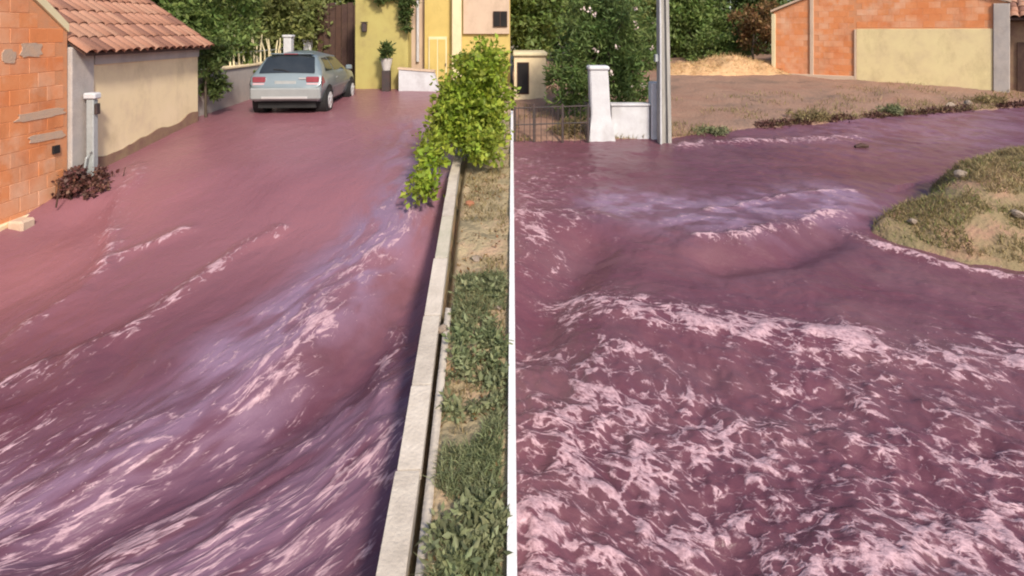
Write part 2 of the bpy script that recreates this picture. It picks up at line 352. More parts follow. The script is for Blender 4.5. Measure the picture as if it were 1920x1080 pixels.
    foam = foam * (.66 + .68 * sstep(.3, .7, strk)) * (.74 + .46 * sstep(.38, .62, chop))
    d, _ = poly_dist(wigx, wigy, [(-1.25, 9.5), (-1.45, 8.2), (-1.7, 7.0), (-1.9, 6.1), (-2.4, 5.2)]); sheen = .95 * np.exp(-(d / .45) ** 2)  # lavender sky reflection put into the water colour along these bands
    d, _ = poly_dist(wigx, wigy, [(-1.6, 12), (-1.5, 9.5)]); sheen = np.maximum(sheen, .6 * np.exp(-(d / .7) ** 2))
    d, _ = poly_dist(wigx, wigy, [(1.7, 8.7), (2.8, 8.1), (3.7, 8.4), (4.7, 8.7)]); sheen = np.maximum(sheen, .95 * np.exp(-(d / .62) ** 2))
    d, _ = poly_dist(wigx, wigy, [(-2.2, 4.9), (-2.9, 4.2), (-3.6, 3.4)]); sheen = np.maximum(sheen, .5 * np.exp(-(d / .5) ** 2))
    d, _ = poly_dist(wigx, wigy, [(-1.1, 4.4), (-1.6, 3.6), (-2.2, 3.0)]); sheen = np.maximum(sheen, .35 * np.exp(-(d / .7) ** 2))
    sheen = np.maximum(sheen, .3 * np.where(left, 0, sstep(5, 8, x) * sstep(10, 13, y)))
    rag = fbm(n * 5.5, s * 6, 73, 4); foam = np.maximum(foam, sheen * .42 * sstep(.42, .62, rag))
    sheen = np.clip(sheen * (.35 + 1.15 * sstep(.32, .66, rag)), 0, 1)
    z = z + .025 * foam
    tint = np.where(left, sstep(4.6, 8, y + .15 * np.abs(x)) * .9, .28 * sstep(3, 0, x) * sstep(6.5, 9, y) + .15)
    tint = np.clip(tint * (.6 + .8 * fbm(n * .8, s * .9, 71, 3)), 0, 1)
    # a thin film towards the upper street keeps the sheet calm
    z = z - .5 * np.where(left, 0, sstep(.0, .9, y - shore_y(x)))      # the sheet dips under the far bank
    return z, n, s, foam, tint, sheen

def build_water():
    t = np.linspace(0, 1, 700); ys = 2.2 * (18.0 / 2.2) ** t
    ys = np.concatenate([np.linspace(-6, 2.18, 46), ys])
    u = np.linspace(-1, 1, 1060)
    half = 1.12 * np.maximum(ys, 1) + 2.2
    lo = np.maximum(-half, -6.9)
    X = np.where(u[None, :] < 0, -u[None, :] * lo[:, None], u[None, :] * half[:, None])
    Y = np.repeat(ys[:, None], len(u), 1)
    z, n, s, foam, tint, sheen = water_fields(X, Y)
    V = np.stack([X.ravel(), Y.ravel(), z.ravel()], 1)
    me = quadmesh('flood_water', V, grid_quads(len(ys), len(u)), True)
    a = me.attributes.new('flow', 'FLOAT_VECTOR', 'POINT'); a.data.foreach_set('vector', np.stack([n.ravel(), s.ravel(), np.zeros(n.size)], 1).astype(np.float32).ravel())
    for nm, f in (('foam', foam), ('tint', tint), ('sky_sheen', sheen)):
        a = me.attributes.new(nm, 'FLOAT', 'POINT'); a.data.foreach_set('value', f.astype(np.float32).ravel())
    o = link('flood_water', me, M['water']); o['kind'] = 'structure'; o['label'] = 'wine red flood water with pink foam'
    return o
build_water()

def bank_z(x, y):
    h = np.interp(y, [-8, 0, 2.7, 5, 8.4, 12, 17, 24], [3.0, 2.85, 2.62, 2.40, 2.03, 1.78, 1.58, 1.5])
    return EYE - h + .10 * (fbm(x * 2.2, y * 2.2, 3, 4) - .5) + .03 * (fbm(x * 9, y * 9, 9, 3) - .5)
def land_z(x, y):
    e = y - shore_y(x); zs = level(np.maximum(x, .2), shore_y(x))
    up = np.where(e < 0, e * .55, .10 * (1 - np.exp(-e / .25)) + .078 * e)
    return zs + np.minimum(up, .1 + .078 * 11) + (.16 * (fbm(x * .9, y * .9, 13, 4) - .5) + .05 * (fbm(x * 4, y * 4, 19, 3) - .5)) * sstep(-1, 1, e)
def mound_z(x, y):
    dn = 7.55 - 1.15 * (1 - np.exp(-np.maximum(x - 4.6, 0) / .8)); df = 7.65 + np.clip((x - 4.6) * .8, 0, 3.2)
    rg = .5 * (fbm(x * 1.6, y * .8, 27, 4) - .5); dn = dn + rg; df = df + rg
    e = (y - dn) / (df - dn + .05); A = np.clip(.14 + .30 * (x - 4.6), 0, .74)
    p = np.where(e < .62, np.sin(np.clip(e / .62, -.6, 1) * math.pi / 2), np.cos(np.clip((e - .62) / .38, 0, 1.6) * math.pi / 2))
    tip = sstep(4.3, 4.9, x)
    zz = level(x, dn) * (1 - np.clip(e, 0, 1)) + level(x, df) * np.clip(e, 0, 1)
    return zz + A * p * tip - .35 * (1 - tip) - .06 + .10 * (fbm(x * 2, y * 2, 29, 4) - .5) * np.clip(p, 0, 1) + .06 * (fbm(x * 7, y * 7, 31, 3) - .5) * np.clip(p, 0, 1)

def sheet(name, xs, ys, fz, m, label):
    X, Y = np.meshgrid(xs, ys); Z = fz(X, Y)
    o = link(name, quadmesh(name, np.stack([X.ravel(), Y.ravel(), Z.ravel()], 1), grid_quads(len(ys), len(xs)), True), m)
    o['kind'] = 'structure'; o['label'] = label; return o

def ground_z(x, y):
    inside = sstep(-9, -8, x) * sstep(40, 30, x) * sstep(24, 20, y)
    far = 1.35 + .03 * np.maximum(y - 30, 0) + .02 * np.maximum(np.abs(x) - 30, 0) + .3 * (fbm(x * .1, y * .1, 2, 3) - .5)
    near = level(np.clip(x, -7, 30), np.clip(y, -8, 26)) - .9
    return far * (1 - inside) + near * inside
gx = np.unique(np.concatenate([np.linspace(-600, 600, 41), np.linspace(-45, 45, 91)])); gy = np.unique(np.concatenate([np.linspace(-300, 900, 41), np.linspace(-12, 60, 73)]))
sheet('ground', gx, gy, ground_z, M['ground'], 'dry ground under and beyond the flooded street')
# the strip between kerb wall and white kerb
ys = np.linspace(-6, 17.4, 420); tt = np.linspace(0, 1, 44)
X = np.stack([np.linspace(a, -.022, 44) for a in (wall_x(ys) - .08)]); Y = np.repeat(ys[:, None], 44, 1)
gap = np.exp(-((X - wall_x(Y)[...] - .02) / .035) ** 2) * sstep(1.5, 2.4, Y) * sstep(9.5, 8, Y)
Zb = bank_z(X, Y) - .26 * gap
o = link('earth_bank', quadmesh('earth_bank', np.stack([X.ravel(), Y.ravel(), Zb.ravel()], 1), grid_quads(420, 44), True), M['bank'])
o['kind'] = 'structure'; o['label'] = 'strip of sandy earth between the concrete wall and the white kerb'
sheet('earth_terrace', np.linspace(.03, 34, 240), np.linspace(11.6, 30, 170), land_z, M['earth'], 'bare earth yard sloping up from the flood')
sheet('grass_mound', np.linspace(4.3, 16, 240), np.linspace(5.6, 11.8, 150), mound_z, M['mound'], 'low grassy mound between the two streams')

# ---------------------------------------------------------------- walls of clay blocks, tiled roofs
def brick_mesh(l, h, d):
    bm = bmesh.new(); box(bm, -l / 2, l / 2, -d / 2, d / 2, -h / 2, h / 2, bevel=.004); me = bpy.data.meshes.new('brick'); bm.to_mesh(me); bm.free(); me.materials.append(M['clay']); return me
BRICK = brick_mesh(.2945, .1945, .06)
CLAYS = [M['clay'], mat('clay pale', (.71, .27, .11), (.73, .42, .27), scale=1.5, bump=.25, bscale=60, coord='World', grime=.5), mat('clay deep', (.66, .22, .08), (.70, .38, .23), scale=1.5, bump=.25, bscale=60, coord='World', grime=.6)]
BRICKS = []
for cm in CLAYS:
    me = BRICK.copy(); me.materials.clear(); me.materials.append(cm); BRICKS.append(me)
def lay_bricks(parent, x0, x1, z0, z1, yface, keep):
    """blocks on the face y = yface of a wall frame (outward -y), running bond, each its own object"""
    r = random.Random(3); row = 0; z = z0
    while z + .1 < z1:
        x = x0 - (.15 if row % 2 else 0)
        while x < x1:
            cx, cz = x + .15, z + .1
            if cx - .14 >= x0 - .01 and cx + .14 <= x1 + .01 and keep(cx, cz):
                b = link('brick', r.choice([BRICKS[0], BRICKS[0], BRICKS[1], BRICKS[2]]), None, parent, (cx + r.uniform(-.004, .004), yface + .0295 + r.uniform(-.0015, .0015), cz))
                b.rotation_euler = (r.uniform(-.002, .002), r.uniform(-.004, .004), r.uniform(-.003, .003))
            x += .3
        z += .2; row += 1

def tile_mesh():
    V, F = [], []; n = 7; L = .44; Wd = .105
    for k, (yy, ww) in enumerate(((0, 1.0), (L, .86))):
        for rr in (1, .84):
            for i in range(n):
                a = math.pi * i / (n - 1); V.append((math.cos(a) * Wd * ww * rr, yy, math.sin(a) * Wd * .62 * ww * rr))
    I = lambda k, o, i: (k * 2 + o) * n + i
    for i in range(n - 1):
        F += [(I(0, 0, i), I(0, 0, i + 1), I(1, 0, i + 1), I(1, 0, i)), (I(0, 1, i), I(1, 1, i), I(1, 1, i + 1), I(0, 1, i + 1)), (I(0, 0, i), I(0, 1, i), I(0, 1, i + 1), I(0, 0, i + 1))]
    return pyd('tile', V, F, True)
TILES = []
for cm in (M['tile'], mat('roof tile pale', (.46, .25, .17), (.36, .18, .12), scale=3, bump=.3), mat('roof tile dark', (.27, .125, .085), (.20, .10, .075), scale=3, bump=.3)):
    me = tile_mesh(); me.materials.append(cm); TILES.append(me)
def tiled_slope(roof, origin, rz, pitch, cols, rows, seed=1):
    """barrel tiles over a slope: local x along the eave, local y up the slope"""
    r = random.Random(seed); Mx = Matrix.Translation(origin) @ Matrix.Rotation(rz, 4, 'Z') @ Matrix.Rotation(pitch, 4, 'X')
    for j in range(rows):
        for i in range(cols):
            t = link('tile', r.choice([TILES[0], TILES[0], TILES[1], TILES[2]]), None, roof)
            t.matrix_local = Mx @ Matrix.Translation((i * .2 + .1 + r.uniform(-.008, .008), j * .36 + r.uniform(-.015, .015), .012 + r.uniform(0, .012))) @ Matrix.Rotation(r.uniform(-.02, .02), 4, 'Z') @ Matrix.Rotation(-.035, 4, 'X')

# block wall at the left edge: plane facing +X
WX = -6.4
bw = thing('block_wall', 'orange hollow clay block wall with grey mortar smears at the left edge', 'wall', (WX, 0, 0), R_(90))
def top_l(x): return 3.72 if x < 7.7 else 3.72 - (x - 7.7) * .72
bm = bmesh.new(); prism(bm, [(4.6, -.6), (8.44, -.6), (8.44, top_l(8.44)), (7.7, 3.72), (4.6, 3.72)], 'y', .0, .22); done(bm, 'core', M['mortar'], bw)
lay_bricks(bw, 4.62, 8.44, .05, 3.75, -.004, lambda cx, cz: cz + .1 < top_l(cx + .1) and not (8.1 < cx < 8.4 and 1.5 < cz < 1.7))
def smear(x0, x1, z0, z1, nm='mortar_smear', m=None, parent=bw, yy=-.0125, seed=0):
    r = random.Random(seed); n = 18; pts = []
    for k in range(n):
        a = 2 * math.pi * k / n; rr = 1 + r.uniform(-.2, .12); c, s_ = math.cos(a), math.sin(a)
        pts.append(((x0 + x1) / 2 + (x1 - x0) / 2 * rr * (abs(c) ** .55) * (1 if c > 0 else -1), (z0 + z1) / 2 + (z1 - z0) / 2 * rr * (abs(s_) ** .55) * (1 if s_ > 0 else -1)))
    bm = bmesh.new(); prism(bm, pts, 'y', yy, -.002); return done(bm, nm, m or M['patch'], parent)
smear(7.62, 7.98, 2.86, 3.06, seed=1); smear(7.35, 7.55, 2.80, 2.98, seed=2); smear(7.55, 8.40, 2.02, 2.14, seed=3); smear(7.75, 8.40, 1.70, 1.82, seed=4); smear(7.0, 7.3, 1.0, 1.35, seed=6)
bm = bmesh.new(); prism(bm, [(7.2, 3.735), (7.72, 3.735), (8.44, top_l(8.44) + .01), (8.44, top_l(8.44) + .13), (7.74, 3.86), (7.2, 3.86)], 'y', -.03, .25); done(bm, 'coping', M['ivory'], bw)
v = bx('vent_hole', M['dark'], bw, 8.16, 8.27, -.032, .02, 1.50, 1.61, M=None)
fr = bx('foot_render', M['cream'], bw, 4.7, 7.75, -.06, .0, -.3, .80, bevel=.02)

# cream house with tiled roof
hs = thing('cream_house', 'low cream rendered house under a brown tiled roof', 'house', (WX, 0, 0), R_(90))
bx('wall', M['cream'], hs, 8.93, 11.95, .0, 5.9, -.2, 2.93)
pl = bx('corner_pillar', M['render_grey'], hs, 8.46, 8.925, -.05, .35, -.4, 2.98, bevel=.015)
PITCH = R_(35); ridge_y = 3.0
bm = bmesh.new(); prism(bm, [(.0, 2.95), (3.0, 2.95 + 3.0 * math.tan(PITCH)), (5.9, 2.95)], 'x', 8.62, 8.93); done(bm, 'gable', M['render_grey'], hs)
def slab(bm, pts, t):
    lo = [bm.verts.new(p) for p in pts]; hi = [bm.verts.new((p[0], p[1], p[2] + t)) for p in pts]; n = len(pts)
    bm.faces.new(lo[::-1]); bm.faces.new(hi)
    for k in range(n): bm.faces.new((lo[k], lo[(k + 1) % n], hi[(k + 1) % n], hi[k]))
bm = bmesh.new(); tp = math.tan(PITCH); e0 = 2.985
slab(bm, [(8.5, -.22, e0 - .22 * tp + .02), (12.05, -.22, e0 - .22 * tp + .02), (12.05, ridge_y, e0 + ridge_y * tp + .02), (8.5, ridge_y, e0 + ridge_y * tp + .02)], .05)
slab(bm, [(8.5, ridge_y, e0 + ridge_y * tp + .02), (12.05, ridge_y, e0 + ridge_y * tp + .02), (12.05, 6.1, e0 - .2 * tp), (8.5, 6.1, e0 - .2 * tp)], .05)
rf = done(bm, 'roof', M['wood_dark'], hs)
tiled_slope(rf, (8.46, -.27, e0 - .27 * tp + .085), 0, PITCH, 18, 11)
bm = bmesh.new(); prism(bm, [(-.0, 2.70), (-.035, 2.70), (-.05, 2.92), (0, 2.92)], 'x', 8.95, 11.93); done(bm, 'eave_band', M['render_grey'], hs)
xs = np.linspace(8.95, 11.93, 40); tz = level(np.full(40, -6.3), xs) + .10 + .22 * fbm(xs * 1.7, xs * 0, 15, 3)
bm = bmesh.new(); prism(bm, [(8.95, -.1), (11.93, -.1)] + [(float(a), float(b)) for a, b in zip(xs[::-1], tz[::-1])], 'y', -.022, -.002); done(bm, 'stained_plinth', M['stain_shade'], hs)
# conduit post in front of the pillar
cp = thing('conduit_post', 'pale upright conduit post with capped top in front of the grey pillar', 'post', (WX + .16, 8.72, .9))
bm = bmesh.new(); box(bm, -.055, .055, -.055, .055, -.5, 1.30, bevel=.012); done(bm, 'shaft', M['metal_grey'], cp)
bm = bmesh.new(); box(bm, -.09, .09, -.08, .08, 1.305, 1.40, bevel=.02); done(bm, 'cap', M['white'], cp)
bx('junction_box', M['metal_dark'], cp, .058, .10, -.045, .035, 1.08, 1.24, bevel=.006)
bm = bmesh.new(); tube(bm, [(.05, -.09, .55), (.0, -.12, .45), (-.03, -.13, .2), (0, -.1, -.3)], .018, 6); done(bm, 'cable', M['metal_grey'], cp)
# drain outlet at wall foot
dr = thing('drain_outlet', 'small pinkish concrete drain spout at the foot of the orange wall', 'drain', (WX + .12, 7.46, .66))
bm = bmesh.new(); box(bm, -.06, .14, -.11, .11, -.3, .16, bevel=.025); done(bm, 'block', M['pinkish'], dr)
bm = bmesh.new(); tube(bm, [(.13, 0, -.02), (.165, 0, -.02)], .05, 12); done(bm, 'mouth', M['dark'], dr)

# ---------------------------------------------------------------- foliage
def crown_mesh(name, clumps, per, size, aspect, seed, up=.35, fold=.12):
    """clumps: (x,y,z,radius) rows; leaf-sized folded faces spread through each clump"""
    g = np.random.default_rng(seed); C = np.repeat(np.asarray(clumps, float), per, 0); n = len(C)
    d = g.normal(size=(n, 3)); d /= np.linalg.norm(d, axis=1)[:, None]
    P = C[:, :3] + d * (C[:, 3] * g.random(n) ** .5)[:, None] * np.array([1, 1, .8])
    ax = g.normal(size=(n, 3)) + d * .7 + np.array([0, 0, -.15]); ax /= np.linalg.norm(ax, axis=1)[:, None]
    nn = g.normal(size=(n, 3)) * .8 + d * .5 + np.array([0, 0, up]); nn -= ax * (nn * ax).sum(1)[:, None]; nn /= np.linalg.norm(nn, axis=1)[:, None]
    sd = np.cross(nn, ax); L = size * (.45 + 1.1 * g.random(n) ** 1.3)[:, None]; Wd = L * aspect
    V = np.stack([P, P + ax * L * .5 + sd * Wd * .5 - nn * L * fold, P + ax * L, P + ax * L * .5 - sd * Wd * .5 - nn * L * fold], 1).reshape(-1, 3)
    i = np.arange(n)[:, None] * 4
    return quadmesh(name, V, np.concatenate([i + np.array([[0, 1, 2]]), i + np.array([[0, 2, 3]])]))

def clumps_in(ells, n, rad, seed, shell=.6):
    """n clump centres spread through ellipsoids (cx,cy,cz,rx,ry,rz), most of them towards the outside"""
    g = np.random.default_rng(seed); vol = np.array([e[3] * e[4] * e[5] for e in ells]); pick = g.choice(len(ells), n, p=vol / vol.sum())
    E = np.asarray(ells, float)[pick]; d = g.normal(size=(n, 3)); d /= np.linalg.norm(d, axis=1)[:, None]
    r = (shell + (1 - shell) * g.random(n)) * (.85 + .3 * g.random(n)); r = np.where(g.random(n) < .3, g.random(n) * .7, r)
    P = E[:, :3] + d * E[:, 3:] * r[:, None]
    return np.concatenate([P, (rad * (.6 + .9 * g.random(n)))[:, None]], 1)

def trunk_bm(base, top, r0, branches, seed):
    r = random.Random(seed); bm = bmesh.new(); b = Vector(base); t = Vector(top); n = 6
    pts = [b.lerp(t, k / n) + Vector((r.uniform(-1, 1), r.uniform(-1, 1), 0)) * r0 * .6 * (k > 0) for k in range(n + 1)]
    tube(bm, pts, [r0 * (1.35 if k == 0 else 1 - .6 * k / n) for k in range(n + 1)], 8)
    for c in branches:
        k = r.randint(2, n - 1); p = pts[k]; c = Vector(c); mid = p.lerp(c, .5) + Vector((0, 0, .12 * (c - p).length))
        tube(bm, [p, mid, c], [r0 * .42, r0 * .28, r0 * .09], 6)
    return bm

def tree(name, label, base, ells, nclump, rad, per, size, lm, seed, cat='tree', group=None, r0=.12, aspect=.5, shell=.6, up=.35, nbr=9):
    base = Vector(base); t = thing(name, label, cat, base, 0, group)
    cl = clumps_in(ells, nclump, rad, seed, shell); cl[:, :3] -= np.array(base)
    c = link('crown', crown_mesh('crown', cl, per, size, aspect, seed, up), lm, t)
    e = max(ells, key=lambda q: q[5]); idx = np.linspace(0, nclump - 1, nbr).astype(int)
    top = Vector((e[0], e[1], e[2] + e[5] * .35)) - base
    done(trunk_bm((0, 0, -.1), top, r0, [cl[i, :3] for i in idx], seed), 'trunk', M['bark'], t, smooth=True)
    return t

# left side
tree('broadleaf_tree', 'mid green leafy tree rising behind the tiled roof', (-8.3, 15.0, 1.3), [(-7.9, 15.0, 3.6, 1.55, 1.2, 1.7), (-7.2, 14.6, 2.9, .8, .8, .8), (-9.4, 15.4, 4.6, 1.8, 1.2, 1.6)], 210, .30, 85, .15, M['leaf_mid'], 11)
tree('olive_tree', 'dusky olive green tree behind the white stakes', (-7.4, 19.2, 1.3), [(-7.5, 19.0, 4.0, 1.7, 1.2, 1.9), (-6.7, 18.6, 3.3, .9, .8, .7)], 200, .32, 75, .15, M['leaf_olive'], 12)
tree('dark_tree', 'very dark green tree standing behind the dark gate', (-6.2, 23.2, 1.3), [(-6.3, 23.2, 4.6, 2.0, 1.5, 2.6)], 170, .4, 70, .2, M['leaf_dark'], 13, r0=.18)
tree('tall_tree', 'tall dark tree farthest back on the left behind the house', (-12.5, 22, 1.3), [(-12, 22, 5.0, 3.0, 2.0, 3.3)], 220, .5, 60, .24, M['leaf_dark'], 14, r0=.22)
vn = thing('hanging_vine', 'dark creeper hanging down the far corner of the cream house', 'vine', (-6.32, 12.2, 1.5))
g = np.random.default_rng(5); k = 42; cl = np.stack([g.uniform(-.22, .25, k), g.uniform(-.15, .5, k), 1.5 - g.random(k) ** 1.3 * 1.15, g.uniform(.08, .16, k)], 1)
link('foliage', crown_mesh('foliage', cl, 60, .11, .38, 5, up=.0), M['leaf_dark'], vn)
bm = bmesh.new(); tube(bm, [(-.1, .1, -.2), (-.08, .05, .6), (.02, .1, 1.4)], [.03, .025, .015], 6); done(bm, 'stem', M['bark'], vn)

# garden wall with white stakes
gw = thing('garden_wall', 'low pale rendered garden wall running behind the silver car', 'wall', (0, 0, 0))
bm = bmesh.new(); prism(bm, [(-6.83, .6), (-6.6, .6), (-6.6, 2.33), (-6.83, 2.33)], 'y', 12.15, 18.2); done(bm, 'body', M['render_grey'], gw)
bx('coping', M['cream'], gw, -6.87, -6.56, 12.12, 18.22, 2.333, 2.39, bevel=.012)
sf = thing('stake_fence', 'row of leaning white stakes on top of the garden wall', 'fence', (-6.72, 14.0, 2.39))
r = random.Random(9); y = 0
while y < 4.1:
    bm = bmesh.new(); lean = r.uniform(-.14, .14); h = r.uniform(.42, .78)
    tube(bm, [(0, 0, -.02), (r.uniform(-.03, .03), lean * .5, h * .5), (r.uniform(-.05, .05), lean, h)], [.024, .022, .016], 6); o = done(bm, 'stake', M['ivory'], sf); o.location = (0, y, 0); y += r.uniform(.18, .34)
bm = bmesh.new(); tube(bm, [(0, 0, .3), (0, 4.1, .32)], .012, 6); done(bm, 'wire', M['metal_grey'], sf)
for (yy, zt, lb) in ((16.75, 3.12, 'slim white gate post showing above the car roof, nearer the stakes'), (18.35, 2.98, 'white gate post showing above the car roof, beside the dark gate')):
    p = thing('gate_post', lb, 'post', (-6.38, yy, 1.4), 0, 'white posts behind the car')
    bx('shaft', M['white'], p, -.11, .11, -.11, .11, -.2, zt - 1.48, bevel=.012); bx('cap', M['white'], p, -.14, .14, -.14, .14, zt - 1.478, zt - 1.40, bevel=.02)
dg = thing('dark_gate', 'tall dark plank gate between the trees and the yellow pillar', 'gate', (-5.4, 18.6, 1.35))
for i in range(8):
    x0 = -.76 + i * .19; o = bx('plank', M['wood_dark'] if i % 3 else M['brown_wood'], dg, x0, x0 + .178, -.02 - .006 * (i % 2), .02, 0, 2.7 + .04 * (i % 3), bevel=.005)
for zz in (.4, 2.2): bx('rail', M['wood_dark'], dg, -.76, .76, .021, .07, zz, zz + .12)

# ---------------------------------------------------------------- yellow house at the head of the street
yh = thing('yellow_house', 'yellow plastered house at the head of the street behind the shrub', 'house', (0, 17.6, 1.4))
bx('wall', M['yellow'], yh, -2.62, -.06, 0, 5, -.3, 4.2)
bx('wall', M['pinkish'], yh, -3.9, -2.625, .25, 5, -.3, 4.2)
bx('column', M['ivory'], yh, -1.78, -1.50, -.26, -.004, -.2, 4.05, bevel=.02)
pp = bx('upper_panel', M['pinkish'], yh, -1.46, -.08, -.10, -.003, 1.74, 4.1, bevel=.01)
wn = bx('window', M['brown_wood'], yh, -.56, -.14, -.15, -.104, 1.95, 2.42, bevel=.008)
for q in (-.54, -.34): bx('pane', M['dark'], wn, q, q + .18, -.156, -.151, 1.97, 2.40)
dn = bx('door', M['ivory'], yh, -2.50, -1.95, -.05, -.003, .12, 1.66, bevel=.006)
for q in (-2.46, -2.21): bx('door_panel', M['yellow'], dn, q, q + .22, -.066, -.051, .2, 1.58, bevel=.005)
bx('handle', M['metal_dark'], dn, -2.0, -1.975, -.1, -.051, .78, .86)
bm = bmesh.new(); tube(bm, [(-2.86, .19, .9), (-2.86, .19, 4.1)], .045, 10); done(bm, 'downpipe', M['white'], yh)
bm = bmesh.new(); slab(bm, [(-4.1, -.45, 4.25), (.2, -.45, 4.25), (.2, 2.6, 5.6), (-4.1, 2.6, 5.6)], .08); slab(bm, [(-4.1, 2.6, 5.6), (.2, 2.6, 5.6), (.2, 5.4, 4.3), (-4.1, 5.4, 4.3)], .08)
done(bm, 'roof', M['tile'], yh)
bx('doorstep', M['ivory'], yh, -4.6, -.4, -.72, -.28, -.3, .235, bevel=.02)
yp = thing('yellow_pillar', 'broad faded yellow gate pillar beside the dark gate', 'pillar', (-3.74, 17.1, 1.5))
bm = bmesh.new(); box(bm, -.76, .76, -.3, .3, -.3, 2.72, bevel=.02); done(bm, 'shaft', M['yellow_pale'], yp)
bx('cap', M['render_grey'], yp, -.82, .82, -.36, .36, 2.722, 2.86, bevel=.02)
wl = thing('wall_lantern', 'small black lantern fixed high on the faded yellow pillar', 'lamp', (-4.2, 16.78, 3.2))
bx('housing', M['metal_dark'], wl, -.07, .07, -.16, -.03, .0, .26, bevel=.02); bx('bracket', M['metal_dark'], wl, -.02, .02, -.03, .025, .2, .24); bx('hood', M['metal_dark'], wl, -.09, .09, -.18, -.02, .262, .29, bevel=.008)
hv = thing('pillar_vine', 'dark green creeper hanging over the top of the yellow pillar', 'vine', (-3.5, 17.0, 4.2))
k = 34; cl = np.stack([g.uniform(-.5, .7, k), g.uniform(-.45, .2, k), .25 - g.random(k) * .35, g.uniform(.1, .2, k)], 1); cl2 = np.stack([g.uniform(.4, .62, 22), g.uniform(-.5, -.3, 22), .1 - g.random(22) * 1.0, g.uniform(.06, .12, 22)], 1)
link('foliage', crown_mesh('foliage', np.concatenate([cl, cl2]), 55, .12, .45, 6), M['leaf_dark'], hv)
bm = bmesh.new(); tube(bm, [(.5, -.36, .3), (.53, -.4, -.3), (.5, -.38, -.9)], [.02, .015, .008], 5); done(bm, 'stem', M['bark'], hv)
lw = thing('low_wall', 'low pinkish white wall with sloping end in front of the yellow house', 'wall', (0, 16.45, 1.5))
bm = bmesh.new(); prism(bm, [(-3.15, -.2), (-1.95, -.2), (-2.18, .58), (-3.15, .66)], 'y', -.14, .14); done(bm, 'body', M['white'], lw)
bm = bmesh.new(); prism(bm, [(-3.18, .664), (-2.16, .584), (-2.16, .63), (-3.18, .71)], 'y', -.17, .17); done(bm, 'coping', M['pinkish'], lw)
pb = thing('plant_pot', 'pale plant pot on a dark stand beside the yellow pillar', 'pot', (-3.5, 16.35, 1.55))
bx('stand', M['metal_dark'], pb, -.11, .11, -.11, .11, -.1, .58, bevel=.01)
bm = bmesh.new(); tube(bm, [(0, 0, .582), (0, 0, .72), (0, 0, .9), (0, 0, .92)], [.1, .13, .17, .19], 14); done(bm, 'pot', M['pot'], pb)
link('foliage', crown_mesh('foliage', np.stack([g.uniform(-.14, .14, 14), g.uniform(-.14, .14, 14), g.uniform(.95, 1.3, 14), np.full(14, .09)], 1), 40, .11, .35, 8), M['leaf_dark'], pb)

# ---------------------------------------------------------------- the car
def car_mats():
    m = bpy.data.materials.new('silver paint'); m.use_nodes = True; n = m.node_tree.nodes; l = m.node_tree.links; b = n['Principled BSDF']
    ns = n.new('ShaderNodeTexNoise'); ns.inputs['Scale'].default_value = 6; cr = n.new('ShaderNodeValToRGB')
    cr.color_ramp.elements[0].color = (.20, .25, .27, 1); cr.color_ramp.elements[1].color = (.25, .295, .31, 1); l.new(ns.outputs[0], cr.inputs[0]); l.new(cr.outputs[0], b.inputs['Base Color'])
    b.inputs['Metallic'].default_value = .35; b.inputs['Roughness'].default_value = .38; b.inputs['Coat Weight'].default_value = .6; b.inputs['Coat Roughness'].default_value = .12
    M['paint'] = m
    M['glass'] = mat('tinted glass', (.02, .025, .03), (.03, .035, .04), rough=.08, bump=0, spec=.7)
    M['rubber'] = mat('rubber', (.015, .015, .016), (.025, .025, .025), rough=.8)
    M['trim'] = mat('grey bumper plastic', (.26, .27, .27), (.30, .31, .31), rough=.55, bump=0)
    M['lens_red'] = mat('red lens', (.20, .035, .05), (.30, .06, .08), rough=.2, bump=0, spec=.6)
    M['lens_pale'] = mat('pale lens', (.62, .40, .42), (.58, .36, .38), rough=.2, bump=0, spec=.6)
    M['rim'] = mat('alloy rim', (.62, .62, .62), (.55, .55, .55), rough=.35, bump=0, metal=.4)
car_mats()
#        y    zb   ws   wm   zm   wb   zbelt wr  zr    zt
ST = np.array([
 [0.00, .42, .58, .74, .52, .73, .66, .66, .69, .70],
 [0.05, .36, .68, .80, .54, .79, .72, .72, .76, .77],
 [0.09, .34, .72, .82, .56, .80, .82, .71, .87, .88],
 [0.14, .32, .74, .825, .58, .80, .90, .69, .95, .965],
 [0.29, .30, .75, .83, .60, .80, .92, .64, 1.14, 1.18],
 [0.48, .29, .75, .835, .60, .81, .93, .585, 1.32, 1.385],
 [0.66, .28, .75, .835, .60, .815, .93, .56, 1.365, 1.445],
 [1.20, .27, .75, .835, .60, .82, .92, .55, 1.37, 1.475],
 [1.70, .27, .75, .835, .60, .82, .91, .545, 1.36, 1.465],
 [2.20, .27, .75, .835, .60, .82, .90, .555, 1.32, 1.365],
 [2.60, .27, .75, .835, .60, .815, .89, .58, 1.11, 1.15],
 [2.95, .27, .75, .83, .60, .80, .87, .64, .92, .955],
 [3.45, .28, .74, .82, .58, .77, .80, .60, .85, .88],
 [3.80, .30, .68, .76, .54, .70, .68, .54, .74, .76],
 [3.95, .36, .52, .60, .50, .56, .58, .44, .63, .64]])
def car_point(y, v):
    """v: 0 sill bottom, 1 sill, 2 widest, 3 belt, 4 roof edge, 5 roof middle line"""
    c = [np.interp(y, ST[:, 0], ST[:, k]) for k in range(10)]
    P = [(0, c[1]), (c[2], c[1]), (c[3], c[4]), (c[5], c[6]), (c[7], c[8]), (0, c[9])]
    k = min(int(v), 4); f = v - k; a, b = P[k], P[k + 1]
    x = a[0] + (b[0] - a[0]) * f; z = a[1] + (b[1] - a[1]) * f
    if k == 4: z = a[1] + (b[1] - a[1]) * math.sin(f * math.pi / 2)
    if k == 3: x += math.sin(f * math.pi) * .035
    if k == 2: x += math.sin(f * math.pi) * .015
    return Vector((x, y, z))
